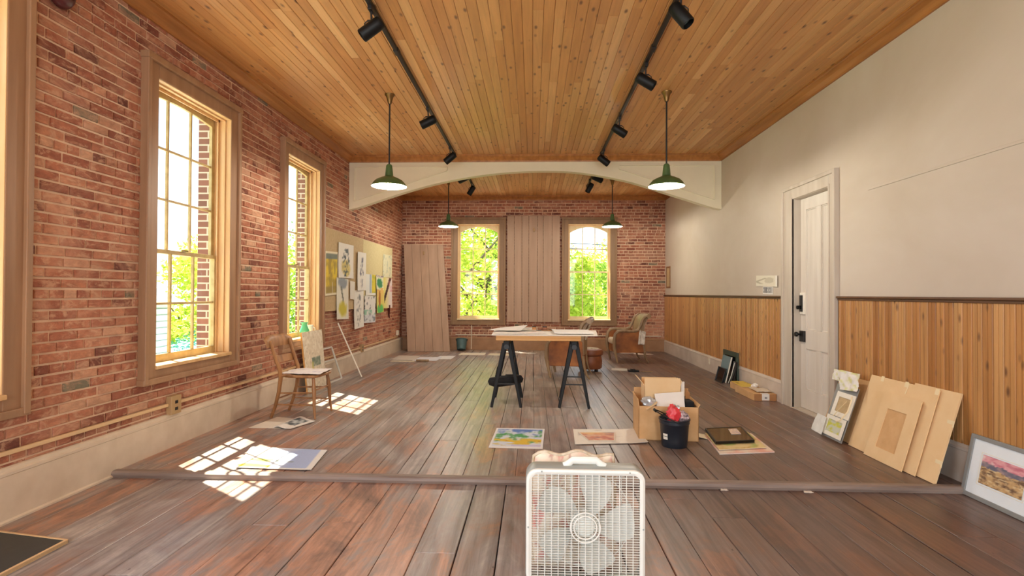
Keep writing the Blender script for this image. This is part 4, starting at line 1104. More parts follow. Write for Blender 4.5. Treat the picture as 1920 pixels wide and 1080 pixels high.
sawhorse(-.30, 6.45, 0, 'black sawhorse under the left end of the work table')
sawhorse(.50, 6.45, math.radians(-4), 'black sawhorse under the right end of the work table')
# black bag slung between the legs
a = MB(); n = 24
vs = []; rings = [(.0, .02), (.10, .005), (.155, .03), (.17, .075), (.15, .115), (.09, .128), (.0, .122)]
for r, z in rings:
    for j in range(n):
        th = 2 * PI * j / n
        w = 1 + .12 * nz2(math.cos(th), math.sin(th), 1.5, z * 9)
        vs.append((r * 1.28 * w * math.cos(th) - .325, r * .9 * w * math.sin(th) + 6.44, .195 + z + .02 * math.cos(th + .5)))
a.add(vs, [(k * n + j, k * n + (j + 1) % n, (k + 1) * n + (j + 1) % n, (k + 1) * n + j) for k in range(len(rings) - 1) for j in range(n)])
t = thing('black_cloth_bag', 'slumped black cloth bag hanging low between the left sawhorse legs', 'bag', (-.325, 6.44, .2))
a.build('bag_body', M['cloth_blk'], t, smooth=True)
a = MB()
for sx in (-.12, .12): a.tube([(-.325 + sx, 6.42, .31), (-.325 + sx * .8, 6.42, .42), (-.30 + sx * .62, 6.42, .505)], .006, 6)
a.build('strap', M['cloth_blk'], t)
# tabletop
t = thing('work_table_top', 'yellow pine table top with a deep front edge laid across the sawhorses', 'table top', (.06, 6.6, .766))
a = MB(); a.box(-.425, .56, 6.18, 7.02, .800, .826); a.build('board', M['pine'], t, bev=.003)
for y in (6.18, 6.99): a = MB(); a.box(-.425, .56, y, y + .03, .767, .80); a.build('apron', M['pine'], t, bev=.003)
a = MB(); a.slab([(-.475, 6.15, .836), (.745, 6.15, .836), (.83, 7.03, .836), (-.50, 7.03, .836)], .009); tag(a.build('white_drawing_board', M['paper'], bev=.002), 'white sheet of drawing board covering the pine table top', 'drawing board')
def tp(x0, y0, w, dd, z, rot, fn, cu, lb, nm_='table_paper', th=.003):
    c, s = math.cos(rot), math.sin(rot)
    q = [(x0 + x * c - y * s, y0 + x * s + y * c, z) for x, y in ((-w / 2, -dd / 2), (w / 2, -dd / 2), (w / 2, dd / 2), (-w / 2, dd / 2))]
    tag(paper(nm_, q, fn, None, 14, 14, cu, th), lb, 'paper', 'papers on the work table')
tp(-.27, 6.42, .36, .42, .842, .08, splash(WH, [((206, 186, 206), .06, 1)], 2), lambda u, v: .002, 'lilac-washed sheet at the left front of the work table')
tp(-.30, 6.72, .40, .40, .852, -.2, plain((242, 240, 234)), lambda u, v: .012 + .045 * u * v, 'white sheet with a lifted corner at the left of the work table')
tp(-.02, 6.42, .34, .30, .842, .1, splash(WH, [((226, 196, 200), .05, 1)], 6), lambda u, v: .002 + .004 * v, 'pinkish sheet in the middle front of the work table')
tp(-.10, 6.86, .30, .24, .846, -.05, splash(WH, [((170, 180, 190), .08, 1)], 8), lambda u, v: .004 + .02 * v, 'grey-washed sheet at the back middle of the work table')
tp(.48, 6.55, .46, .62, .844, .02, plain((244, 243, 240)), lambda u, v: .016 + .05 * max(0, .12 - u) + .004 * math.sin(5 * v), 'thick white sheet stack with a raised edge at the right of the work table', 'paper_stack', .014)
for k, (x, y, ln, rz, mat, lb) in enumerate(((.12, 6.78, .16, .3, 'blackpl', 'dark brush handle lying left in the clutter on the table'), (.20, 6.72, .18, -.2, 'chairwood', 'wooden brush lying in the clutter on the table'), (.25, 6.85, .15, .1, 'black', 'dark brush at the back of the clutter on the table'))):
    c, s = math.cos(rz), math.sin(rz); t = thing('paint_brush', lb, 'brush', (x, y, .838), 0, 'brushes on the work table')
    a = MB(); a.tube([(x - c * ln / 2, y - s * ln / 2, .848), (x, y, .850), (x + c * ln * .3, y + s * ln * .3, .850)], [.003, .006, .005], 8); a.build('handle', M[mat], t, smooth=True)
    a = MB(); a.tube([(x + c * ln * .3, y + s * ln * .3, .850), (x + c * ln * .42, y + s * ln * .42, .850), (x + c * ln * .5, y + s * ln * .5, .848)], [.006, .007, .002], 8); a.build('bristles', M['bark'], t, smooth=True)
for x, y, r, h, mat, lb in ((.02, 6.80, .028, .05, 'carddk', 'small brown jar among the brushes on the work table'), (.155, 6.88, .034, .045, 'leather', 'squat reddish jar among the brushes on the work table')):
    t = thing('paint_jar', lb, 'jar', (x, y, .837)); a = MB(); a.lathe([(.0, 0), (r, 0), (r, h * .8), (r * .8, h), (.0, h)], 18, (x, y, .8375), caps=False); a.build('jar_body', M[mat], t, smooth=True)
    a = MB(); a.cyl((x, y, .8375 + h), (x, y, .8375 + h + .012), r * .86); a.build('lid', M['black'], t)

# ------------------------------------------------------------------ velvet armchairs
def armchair():
    t = local(thing('velvet_armchair', 'amber velvet armchair with sweeping weathered wood arms beside the right end window', 'armchair', (1.87, 10.62, 0), math.radians(180 + 4), 'amber velvet armchairs'))
    FW = M['greywood']; hw = .33      # +x is the front
    for sy in (-1, 1):
        y = sy * hw
        # one sweep: front leg, knee, arm, then up into the rolled back
        a = MB()
        pts = [(.27, y, 0), (.285, y, .06), (.31, y, .18), (.335, y, .32), (.335, y, .44), (.315, y, .545), (.265, y, .60), (.18, y, .612), (.05, y, .605), (-.06, y, .605), (-.13, y, .635), (-.175, y, .72), (-.205, y, .81), (-.25, y, .875), (-.315, y, .905)]
        a.tube(pts, [.018, .021, .027, .033, .033, .032, .031, .030, .029, .030, .031, .030, .029, .028, .026], 12); a.build('arm', FW, t, smooth=True)
        a = MB(); a.lathe([(.0, -.03), (.042, -.03), (.046, 0), (.042, .03), (.0, .03)], 18, (-.325, y, .895), Matrix.Rotation(PI / 2, 3, 'X'), False); a.build('scroll', FW, t, smooth=True)
        a = MB(); a.tube([(-.23, y * .97, .36), (-.245, y * .97, .22), (-.28, y * .97, .08), (-.33, y * .97, 0)], [.026, .024, .018, .014], 10); a.build('leg', FW, t, smooth=True)
        a = MB(); pp = [(.30, .20), (.30, .54), (.24, .585), (.05, .58), (-.08, .58), (-.16, .62), (-.22, .56), (-.24, .20)]
        n = len(pp); ya, yb = y - sy * .018, y + sy * .008
        vs = [(x, ya, z) for x, z in pp] + [(x, yb, z) for x, z in pp]
        a.add(vs, [tuple(range(n)), tuple(reversed(range(n, 2 * n)))] + [(k, (k + 1) % n, n + (k + 1) % n, n + k) for k in range(n)]); a.build('side_panel', M['velvet'], t)
    a = MB(); a.box(-.24, .30, -hw, hw, .19, .33); a.build('seat_rail', M['velvet'], t, bev=.012)
    a = MB(); a.box(-.20, .33, -hw + .03, hw - .03, .33, .45); a.build('seat_cushion', M['printfab'], t, bev=.045, bseg=4)
    # curved upholstered back
    a = MB(); n = 12; prof = [(-.16, .40), (-.165, .55), (-.185, .68), (-.215, .79), (-.255, .87), (-.315, .915), (-.345, .905), (-.33, .87), (-.285, .82), (-.25, .73), (-.235, .60), (-.235, .36)]
    vs = []; m_ = len(prof)
    for i in range(n + 1):
        y = -hw + .02 + (2 * hw - .04) * i / n; b = .04 * (1 - (y / hw) ** 2)
        vs += [(x - b, y, z + b * .4) for x, z in prof]
    fs = [(i * m_ + k, i * m_ + (k + 1) % m_, (i + 1) * m_ + (k + 1) % m_, (i + 1) * m_ + k) for i in range(n) for k in range(m_)]
    a.add(vs, fs + [tuple(range(m_)), tuple(reversed(range(n * m_, n * m_ + m_)))]); a.build('backrest', FW, t, smooth=True)
    a = MB()
    for k in range(5):
        y = -.22 + .11 * k; a.tube([(-.262, y, .60), (-.28, y, .72), (-.325, y, .83), (-.375, y, .90)], .012, 8)
    a.build('back_rib', M['printfab'], t, smooth=True)
    return t
ac = armchair()
tag(ac, group='amber velvet armchairs')
dup(ac, (.60, 8.62, 0), math.radians(180 - 9), 'amber velvet armchair standing right behind the work table and right sawhorse')
# pale cloth hanging over the far armchair back
def cl(u, v): return lerp3((232, 226, 214), (186, 176, 160), nz2(u, v, 4, 3) * 4 + .2)
tag(paper('draped_cloth', [(2.0, 10.235, .36), (2.125, 10.245, .36), (2.15, 10.25, .60), (2.03, 10.24, .63)], cl, None, 14, 18, lambda u, v: .012 * math.sin(9 * u) + .01), 'pale cloth hanging on the rear side of the armchair nearest the end wall', 'cloth')
# ottoman
t = local(thing('round_ottoman', 'round brown leather ottoman with a pale top behind the middle armchair', 'ottoman', (.98, 9.15, 0)))
a = MB(); a.lathe([(.0, .05), (.185, .05), (.20, .07), (.205, .18), (.19, .26), (.185, .27)], 32, caps=False); a.build('ottoman_body', M['leather'], t, smooth=True)
a = MB(); a.lathe([(.18, .262), (.215, .285), (.222, .33), (.20, .372), (.15, .385)], 32, caps=False); a.build('side_roll', M['leather'], t, smooth=True)
a = MB(); a.lathe([(.17, .375), (.14, .392), (.07, .402), (.0, .404)], 32, caps=False); a.build('top_pad', M['printfab'], t, smooth=True)
for k in range(4):
    th = PI / 4 + k * PI / 2; a = MB(); a.cyl((.15 * math.cos(th), .15 * math.sin(th), 0), (.14 * math.cos(th), .14 * math.sin(th), .06), .018, .026, 12); a.build('foot', M['black'], t)

# ------------------------------------------------------------------ cardboard boxes and bucket
def open_box(name, label, c, sx, sy, h, rz, flaps, mat, thick=.006, group=None):
    t = local(thing(name, label, 'box', c, rz, group)); x, y = sx / 2, sy / 2
    a = MB(); a.box(-x, x, -y, y, 0, thick)
    for q in ((-x, x, -y, -y + thick), (-x, x, y - thick, y), (-x, -x + thick, -y, y), (x - thick, x, -y, y)): a.box(q[0], q[1], q[2], q[3], 0, h)
    a.build('box_body', mat, t)
    for side, ln, ang in flaps:     # ang: 0 = straight up, 90 = flat outward
        an = math.radians(ang); a = MB()
        if side in 'LR':
            s = -1 if side == 'L' else 1
            p = V((s * (x - thick / 2), 0, h)); e = p + V((s * math.sin(an), 0, math.cos(an))) * ln
            a.bar(p, e, sy * .98, thick, (1, 0, 0) if abs(math.cos(an)) > .3 else (0, 0, 1))
        else:
            s = -1 if side == 'F' else 1
            p = V((0, s * (y - thick / 2), h)); e = p + V((0, s * math.sin(an), math.cos(an))) * ln
            a.bar(p, e, sx * .98, thick, (0, 1, 0) if abs(math.cos(an)) > .3 else (0, 0, 1))
        a.build('flap', mat, t)
    return t
open_box('cardboard_box', 'large open cardboard box on the floor behind the black bucket', (1.235, 5.05, 0), .525, .42, .305, math.radians(-4), [('L', .06, 8), ('B', .10, -4), ('R', .03, 30)], M['card'])

open_box('tall_cardboard_box', 'tall narrow cardboard box standing inside the large open box', (1.205, 5.08, .008), .33, .20, .46, math.radians(-3), [('F', .07, -2), ('B', .05, -8), ('L', .09, 40), ('R', .05, 12)], M['card2'])
a = MB(); a.slab([(1.13, 4.875, .26), (1.375, 4.86, .255), (1.375, 4.915, .43), (1.115, 4.93, .405)], .012); tag(a.build('white_pad', M['paper'], bev=.003), 'white paper pad leaning inside the large cardboard box', 'pad')
def lump(name, c, r, mat, label, cat, seed, sq=(1, 1, 1), amp=.35, fr=2.2):
    a = MB(); n, m_ = 22, 14; vs = []
    for i in range(m_ + 1):
        ph = PI * i / m_
        for j in range(n):
            th = 2 * PI * j / n; d_ = V((math.sin(ph) * math.cos(th), math.sin(ph) * math.sin(th), math.cos(ph)))
            k = 1 + amp * noise.noise(d_ * fr + V((seed, seed, 0))) + amp * .5 * abs(noise.noise(d_ * fr * 2.4 + V((0, seed, 3))))
            vs.append(V(c) + V((d_.x * sq[0], d_.y * sq[1], d_.z * sq[2])) * r * k)
    a.add(vs, [(i * n + j, i * n + (j + 1) % n, (i + 1) * n + (j + 1) % n, (i + 1) * n + j)[::-1] for i in range(m_) for j in range(n)])
    return tag(a.build(name, mat, smooth=True), label, cat)
lump('crumpled_plastic', (1.055, 4.90, .335), .055, M['foil'], 'crumpled silvery plastic in the left corner of the large box', 'wrapping', 3, (1.1, .9, .75))
a = MB(); a.slab([(1.02, 4.835, .275), (1.11, 4.84, .33), (1.125, 4.87, .345), (1.03, 4.88, .30)], .006); tag(a.build('cardboard_scrap', M['card2']), 'bent cardboard scrap sticking out of the front of the large box', 'scrap')
a = MB(); a.box(1.382, 1.462, 4.88, 5.18, .16, .345); tag(a.build('black_file', M['cloth_blk'], bev=.012), 'black folder standing in the right side of the large box', 'folder')
a = MB(); a.slab([(1.405, 5.0, .2), (1.455, 5.0, .2), (1.46, 5.02, .40), (1.425, 5.02, .44)], .01); tag(a.build('brown_paper_roll', M['carddk']), 'brown paper upright behind the black folder in the box', 'paper')
a = MB(); a.slab([(1.375, 4.985, .1), (1.40, 4.985, .1), (1.405, 5.0, .505), (1.375, 5.0, .505)], .008); tag(a.build('white_strip', M['paper']), 'narrow white strip standing beside the tall box', 'strip')
# bucket
bx, by = 1.232, 4.69
t = local(thing('black_bucket', 'blue-black plastic bucket with raised handle before the cardboard boxes', 'bucket', (bx, by, 0)))
a = MB(); a.lathe([(.0, .004), (.104, .0), (.107, .006), (.112, .06), (.1225, .195), (.127, .20), (.127, .225), (.133, .23), (.133, .24), (.122, .24), (.116, .20), (.10, .012), (.0, .01)], 40, caps=False); a.build('bucket_body', M['navy'], t, smooth=True)
a = MB()
hp = [V((-.128 + .0 * x, .0, .222)) for x in (0,)]
for i in range(13):
    th = PI * i / 12; a_ = V((-.135 * abs(math.sin(th)) * .85 - .055 * math.sin(th), .132 * math.cos(th), .222 + .085 * math.sin(th))); hp.append(a_)
a.tube(hp[1:], .0055, 8); hd = a.build('handle', M['black'], t, smooth=True)
a = MB(); a.tube([hp[6] + V((0, .0, 0)), hp[7], hp[8]], .012, 10); a.build('grip', M['blackpl'], hd, smooth=True)
for z, h in ((.10, .022), (.072, .024)):
    a = MB(); vs = []
    for i in range(6):
        th = math.radians(205 + 4.5 * i)
        for zz in (z, z + h): r = .1075 + .0155 * (zz / .195) + .0028; vs.append((r * math.cos(th), r * math.sin(th), zz))
    a.add(vs, [(2 * i, 2 * i + 2, 2 * i + 3, 2 * i + 1) for i in range(5)]); o = a.build('sticker', M['enamel'], t); o['label'] = 'white sticker'
lump('red_plastic_bag', (bx - .015, by - .02, .262), .062, M['red'], 'crumpled red plastic bag sticking out of the black bucket', 'bag', 5, (.9, .8, 1.15), .5)
lump('red_film', (bx - .01, by + .04, .31), .03, M['red'], 'small red twist of film above the red bag in the bucket', 'film', 9, (1, .8, 1.2), .6)
lump('patterned_rag', (bx + .062, by - .005, .255), .052, pm('black_white_rag', (30, 28, 32), .9, 0, 0, 60, .3, (240, 214, 218)), 'black and white patterned rag bunched in the bucket beside the red bag', 'rag', 12, (1.0, 1.2, .85), .5)
lump('clear_plastic_bag', (bx + .02, by + .05, .285), .042, M['foil'], 'clear plastic bag tucked behind the rag in the bucket', 'bag', 15, (1, .8, 1.2), .5)
lump('dark_rag', (bx - .07, by + .015, .238), .042, M['cloth_blk'], 'black rag in the left of the bucket beside the red bag', 'rag', 18, (1, 1.2, .7), .5)

# ------------------------------------------------------------------ stack of art lying on the floor
def edgy(u, v): return lerp3((236, 222, 206), (232, 176, 160), nz2(u, v, 3, 4) * 4 + .2)
tag(paper('mount_board', fq((1.535, 4.445), (2.015, 4.53), (2.06, 5.12), (1.60, 5.03), .010), edgy, None, 12, 12, None, .009), 'pink and white mount board at the bottom of the art stack on the floor', 'mount board')
tag(paper('yellow_landscape_sheet', fq((1.555, 4.52), (1.985, 4.61), (2.03, 5.13), (1.61, 5.06), .017), splash((226, 206, 150), [((196, 160, 90), .02, 1.2), ((176, 190, 110), .1, 1.0)], 3, .02), None, 24, 24, lambda u, v: .004 + .006 * nz2(u, v, 4, 2), .004), 'yellowish painted sheet in the middle of the art stack on the floor', 'painting')
t = thing('dark_framed_picture', 'dark glazed picture lying on top of the art stack on the floor', 'picture', (1.78, 4.9, .024))
q = fq((1.575, 4.66), (1.935, 4.735), (2.005, 5.21), (1.635, 5.13), .047)
a = MB(); a.slab(q, .018); a.build('glazed_face', pm('dark_glazed_art', (46, 40, 34), .06, 0, 0, 2, .0, (86, 70, 54)), t)
a = MB(); a.ring(q, .012, .022, .002); a.build('frame', M['black'], t)
tag(paper('small_print', fq((1.80, 4.91), (1.895, 4.93), (1.925, 5.12), (1.84, 5.10), .051), splash((226, 206, 186), [((196, 176, 186), .0, 1)], 2), None, 12, 12), 'small pale print lying on the dark glazed picture', 'print')
tag(paper('cream_slip', fq((1.52, 4.93), (1.60, 4.90), (1.62, 5.07), (1.53, 5.10), .003), plain((232, 220, 190)), None, 6, 6, lambda u, v: .012 * (1 - u)), 'cream paper slip sticking out on the left of the art stack', 'paper')

# ------------------------------------------------------------------ things leaning on the right wall
def lq(yf, yn, xb, xt, zb, zt, dyf=0, dyn=0):
    """quad leaning on the right wall, seen from the room: BL (far) BR (near) TR TL"""
    return [V((xb, yf, zb)), V((xb, yn, zb)), V((xt, yn + dyn, zt)), V((xt, yf + dyf, zt))]
# plain board behind the collage, then the collage pieces
a = MB(); a.slab(lq(5.30, 4.66, 2.792, 3.006, .004, .545, .02, .09), .012); tag(a.build('brown_board', M['card'], bev=.002), 'brown board leaning on the wainscot behind the white mount frames', 'board')
t = thing('mount_frame_pair', 'two joined white window mounts on a grey backing leaning before the brown board', 'mount', (2.72, 5.0, 0))
P_ = lambda y, z, o=0.0: V((2.70 + .40 * z - o, y, z + o * .4))
def pq(yf, yn, z0, z1, s, o): return [P_(yf, z0, o), P_(yn, z0, o), P_(yn + s, z1, o), P_(yf + s, z1, o)]
a = MB(); a.slab(pq(5.13, 4.80, .012, .48, .05, .0), .008); a.build('backing', M['greypanel'], t)
a = MB(); a.ring(pq(5.09, 4.812, .205, .415, .02, .012), .045, .006); a.build('upper_mount', M['enamel'], t)
a = MB(); a.slab(pq(5.06, 4.845, .235, .375, .02, .004), .003); a.build('upper_print', M['tan_board'], t)
a = MB(); a.ring(pq(5.10, 4.805, .03, .20, .02, .014), .036, .006); a.build('lower_mount', M['enamel'], t)
paper('lower_print', pq(5.07, 4.84, .06, .175, .02, .006), splash((206, 210, 190), [((206, 206, 80), .0, 1)], 5, .0), t, 12, 12)
def crump(u, v): return lerp3((238, 236, 230), (214, 216, 150), (nz2(u, v, 3, 6) - .02) * 6)
tag(paper('crumpled_paper', [P_(5.06, .43, .03), P_(4.81, .45, .03), P_(4.87, .60, .03), P_(5.16, .595, .03)], crump, None, 18, 16, lambda u, v: .03 * nz2(u, v, 3, 4) + .02 * abs(nz2(u, v, 6, 2)), .003), 'white and yellow crumpled paper draped over the top of the window mounts', 'paper')
tag(paper('white_tag', [P_(5.28, .50, .01), P_(5.16, .50, .01), P_(5.19, .595, .01), P_(5.30, .595, .01)], crump, None, 10, 10, lambda u, v: .012 * nz2(u, v, 3, 8)), 'small white torn paper at the upper left corner of the brown board', 'paper')
tag(paper('torn_newsprint', [P_(5.25, .015, .03), P_(5.06, .01, .03), P_(5.09, .165, .03), P_(5.24, .17, .03)], plain((226, 228, 222), 18), None, 14, 14, lambda u, v: .014 * nz2(u, v, 3, 5)), 'torn white newsprint at the lower left of the window mounts', 'paper')
a = MB(); a.tube([P_(4.86, .40, .025), P_(4.835, .36, .03), P_(4.83, .27, .028), P_(4.88, .18, .03), P_(4.93, .16, .03)], .006, 6, sq=.4)
a.tube([P_(4.90, .35, .025), P_(4.96, .26, .03), P_(5.00, .20, .028)], .007, 6, sq=.4)
tag(a.build('paper_ribbon', M['tape'], smooth=True), 'pale yellow ribbon looping over the white window mounts', 'ribbon')
# cardboard sheets
t = thing('cardboard_sheet', 'large cardboard sheet behind the window-cut one, taped at its top edge', 'cardboard', (2.77, 4.4, 0))
qA = lq(4.80, 3.99, 2.768, 2.99, .003, .615, .03, .055); a = MB(); a.slab(qA, .008); a.build('sheet', M['card2'], t)
n_ = (qA[1] - qA[0]).cross(qA[3] - qA[0]).normalized()
for u in (.2, .57, .98):
    c0 = qA[3].lerp(qA[2], u); a = MB(); a.slab([c0 + V((0, .018, -.035)) + n_ * .002 - V((.012, 0, 0)), c0 + V((0, -.018, -.035)) + n_ * .002 - V((.012, 0, 0)), c0 + V((0, -.018, .008)) + n_ * .002, c0 + V((0, .018, .008)) + n_ * .002], .003); a.build('tape', M['tape'], t)
c0 = qA[3].lerp(qA[2], .6); a = MB(); a.slab([c0 + V((-.032, .006, -.085)) + n_ * .003, c0 + V((-.032, -.004, -.085)) + n_ * .003, c0 + V((0, -.006, .0)) + n_ * .003, c0 + V((0, .004, .0)) + n_ * .003], .002); a.build('tape', M['tape'], t)
qB = lq(4.535, 4.085, 2.738, 2.924, .003, .515, .02, .045)
a = MB(); cB = qB
def bl(q, u, v): return q[0].lerp(q[1], u).lerp(q[3].lerp(q[2], u), v)
t = thing('cardboard_window_mount', 'cardboard sheet with a cut window leaning in front of the larger sheets', 'cardboard', (2.75, 4.3, 0))
nB = (qB[1] - qB[0]).cross(qB[3] - qB[0]).normalized()
us, vs_ = (0, .22, .74, 1), (0, .18, .77, 1); a = MB(); g = [[bl(qB, u, v) for u in us] for v in vs_]
for j in range(3):
    for i in range(3):
        if (i, j) == (1, 1): continue
        a.slab([g[j][i], g[j][i + 1], g[j + 1][i + 1], g[j + 1][i]], .007)
a.build('sheet', M['card2'], t)
a = MB(); a.slab([bl(qB, .2, .16) - nB * .0075, bl(qB, .76, .16) - nB * .0075, bl(qB, .76, .79) - nB * .0075, bl(qB, .2, .79) - nB * .0075], .004); a.build('backing', M['card'], t)
t = thing('cardboard_sheet', 'cardboard sheet furthest right of the cardboard sheets, with cream tape tabs on its edge', 'cardboard', (2.79, 4.0, 0))
qD = lq(4.30, 3.825, 2.79, 3.014, .003, .625, .03, .05); a = MB(); a.slab(qD, .012); a.build('sheet', M['card2'], t)
for v in (.22, .66):
    c0 = bl(qD, 1, v); a = MB(); a.slab([c0 + V((-.005, .05, -.022)), c0 + V((-.005, -.012, -.022)), c0 + V((.004, -.012, .022)), c0 + V((.004, .05, .022))], .003); a.build('tape', M['tape'], t)
a = MB(); a.slab(lq(4.2, 3.86, 2.812, 3.024, .004, .60, .03, .05), .008); tag(a.build('black_board', M['blackpl']), 'black board hidden behind the taped right cardboard sheet, only its edge showing', 'board')
# framed picture
def framed(name, q, fw, mw, colr, mount, fn, label, depth=.025, glass=True):
    t = thing(name, label, 'picture', q[0].lerp(q[1], .5)); n = (q[1] - q[0]).cross(q[3] - q[0]).normalized()
    a = MB(); a.ring(q, fw, depth, .004); a.build('frame', colr, t, bev=.002)
    lu, lv = (q[1] - q[0]).length, (q[3] - q[0]).length
    def ins(w, o): 
        u, v = w / lu, w / lv; return [bl(q, u, v) + n * o, bl(q, 1 - u, v) + n * o, bl(q, 1 - u, 1 - v) + n * o, bl(q, u, 1 - v) + n * o]
    a = MB(); a.slab(ins(fw * .8, -.006), .004); a.build('mount', mount, t)
    if fn:
        a = MB(); a.ring(ins(fw + mw - .012, -.005), .004, .002, .002); a.build('bevel', M['enamel'], t)
        paper('print', ins(fw + mw, -.003), fn, t, 44, 34, None, .002)
    a = MB(); a.slab(ins(fw * .9, -depth + .006), .004); a.build('backing', M['card'], t)
    return t
def canyon(u, v):
    c = lerp3((206, 170, 120), (120, 92, 70), nz2(u, v * 1.6, 6, 3) * 4 + .25)
    c = lerp3(c, (226, 206, 160), (nz2(u, v * 2, 8, 6) - .05) * 5)
    if v > .58 + .1 * nz2(u, 0, 3, 2): c = lerp3((110, 110, 128), (176, 150, 150), nz2(u, v, 4, 5) * 3 + .3)
    if v > .74 + .12 * nz2(u, 0, 3, 7): c = lerp3((232, 170, 176), (206, 120, 136), nz2(u, v * 2, 4, 8) * 3 + .2); c = lerp3(c, (240, 226, 220), (nz2(u, v, 4, 12) - .1) * 5)
    return c
framed('framed_landscape_print', lq(3.775, 3.235, 2.925, 3.005, ZL + .003, .375, .0, .0), .028, .085, M['greypanel'], M['mount'], canyon, 'grey framed desert landscape print with pink sky leaning on the wainscot')
framed('black_framed_picture', lq(3.20, 2.72, 2.90, 3.005, ZL + .003, .40), .016, .07, M['black'], M['paper'], splash((214, 210, 200), [((150, 160, 150), .0, 1)], 4, 0), 'black framed picture cut off by the right edge of the photo')
# group of dark frames further back
a = MB(); t = framed('dark_green_frame', lq(8.50, 7.90, 2.985, 3.012, .003, .455, .06, .08), .07, .0, M['dkgreen'], M['blackgl'], None, 'tall dark green frame standing against the baseboard behind other frames')
t = thing('grey_blue_glazed_panel', 'grey-blue reflective panel with a white edge leaning on the dark green frame', 'panel', (2.88, 8.2, 0))
q = lq(8.36, 8.05, 2.865, 2.965, .003, .38, .08, .02); a = MB(); a.slab(q, .010); a.build('glazing', M['bluegl'], t)
a = MB(); a.bar(q[1], q[2], .012, .016, (1, 0, 0)); a.build('edge_strip', M['enamel'], t)
t = framed('small_black_frame', lq(8.32, 8.02, 2.80, 2.862, .003, .215, .02, .01), .014, .0, M['black'], M['blackgl'], None, 'small black glossy picture frame in front of the grey-blue panel', .02)
a = MB(); q = lq(8.0, 7.86, 2.90, 2.975, .003, .33, .05, .06); a.slab(q, .018); t = thing('white_edged_dark_panel', 'narrow black panel with a white curved edge between the leaning frames', 'panel', (2.9, 7.95, 0)); a.build('panel', M['blackgl'], t)
a = MB(); a.tube([q[0] + V((-.01, 0, .01)), bl(q, .45, .4) + V((-.012, 0, 0)), bl(q, .8, .95) + V((-.012, 0, 0))], .006, 6); a.build('edge_strip', M['enamel'], t)
# parcel with label, yellow folder and tissue
t = thing('parcel_box', 'flat brown parcel box with a white label on the floor before the door casing', 'box', (2.86, 7.05, 0))
a = MB(); a.box(2.742, 3.012, 6.72, 7.35, .002, .088); a.build('carton', M['card'], t, bev=.003)
a = MB(); a.box(2.742, 3.012, 6.7185, 6.7205, .004, .087); a.build('end_face', M['carddk'], t)
a = MB(); a.box(2.835, 2.925, 6.7165, 6.719, .008, .0895); a.box(2.835, 2.925, 6.7165, 6.78, .088, .0895); lb_ = a.build('address_label', M['paper'], t)
a = MB()
for k in range(7): a.box(2.868 + k * .0045, 2.868 + k * .0045 + (.003 if k % 3 else .0018), 6.7155, 6.717, .03, .05)
a.build('bar_marks', M['black'], lb_)
tag(paper('yellow_folder', [(2.76, 7.18, .093), (2.98, 7.18, .093), (2.97, 7.66, .093), (2.80, 7.66, .093)], splash((226, 200, 90), [((170, 140, 60), .08, 1)], 3, .05), None, 10, 12, lambda u, v: .003), 'yellow folder lying on the far end of the parcel box', 'folder')
a = MB(); a.box(2.79, 2.99, 7.36, 7.66, .002, .088); tag(a.build('low_carton', M['card'], bev=.003), 'low plain carton behind the parcel box under the yellow folder', 'box')
lump('white_tissue', (2.93, 7.17, .115), .036, M['paper'], 'crumpled white tissue on the parcel box', 'tissue', 4, (1.1, 1, .75), .5)
tag(paper('clear_film', [(2.80, 6.78, .094), (3.0, 6.78, .094), (3.0, 7.08, .094), (2.82, 7.08, .094)], plain((222, 210, 190), 20), None, 12, 12, lambda u, v: .012 + .018 * nz2(u, v, 3, 4)), 'crumpled pale wrapping sheet on the near end of the parcel box', 'wrapping')
# notices on the white wall
def arrow(u, v):
    c = (238, 234, 214)
    if abs(v - .5) < .30 and u < .5 and abs(abs(v - .42) - u * .75) < .07: c = (198, 192, 168)
    if u > .35 and blob(u, v, .62, .55, .3, .3, 2, .3) > .35: c = lerp3(c, (206, 200, 178), .8)
    if u > .93: c = (250, 250, 240)
    return c
tag(paper('wall_notice', [(XR - .006, 7.38, 1.43), (XR - .006, 6.75, 1.415), (XR - .006, 6.75, 1.555), (XR - .006, 7.38, 1.575)], arrow, None, 44, 20, lambda u, v: .003 + .012 * abs(u - .4) , .0015), 'cream paper notice with a faint arrow sketch pinned above the wainscot', 'notice')
def marks(u, v):
    if .08 < u < .92 and .12 < v < .9:
        k = int(u * 26)
        if k % 3 != 1 and not (k % 5 == 2 and .45 < v < .6): return (62, 70, 80)
    return (244, 243, 236)
tag(paper('marked_card', [(XR - .005, 7.19, 1.325), (XR - .005, 6.89, 1.32), (XR - .005, 6.89, 1.42), (XR - .005, 7.19, 1.425)], marks, None, 60, 26, None, .0015), 'small white card with dark vertical marks pinned below the paper notice', 'card')

# ------------------------------------------------------------------ box fan and quilted cushion
FX, FY, FZ = .245, 2.45, ZL
t = local(thing('box_fan', 'white box fan with square grille standing in the foreground', 'fan', (FX, FY, FZ)))
hw, hh, dp = .273, .545, .13
def rrect(hx, z0, z1, r, n=7):
    pts = []
    for cx, cz, a0 in ((hx - r, z1 - r, 0), (-hx + r, z1 - r, 90), (-hx + r, z0 + r, 180), (hx - r, z0 + r, 270)):
        for i in range(n + 1):
            th = math.radians(a0 + 90 * i / n); pts.append((cx + r * math.cos(th), cz + r * math.sin(th)))
    return pts
def loopband(loops, mat, name, parent, closed=True, **k):
    a = MB(); n = len(loops[0]); vs = [p for l in loops for p in l]; m_ = len(loops)
    fs = []
    for i in range(m_ if closed else m_ - 1):
        for j in range(n):
            b = (i + 1) % m_; fs.append((i * n + j, b * n + j, b * n + (j + 1) % n, i * n + (j + 1) % n))
    a.add(vs, fs); return a.build(name, mat, parent, smooth=True, **k)
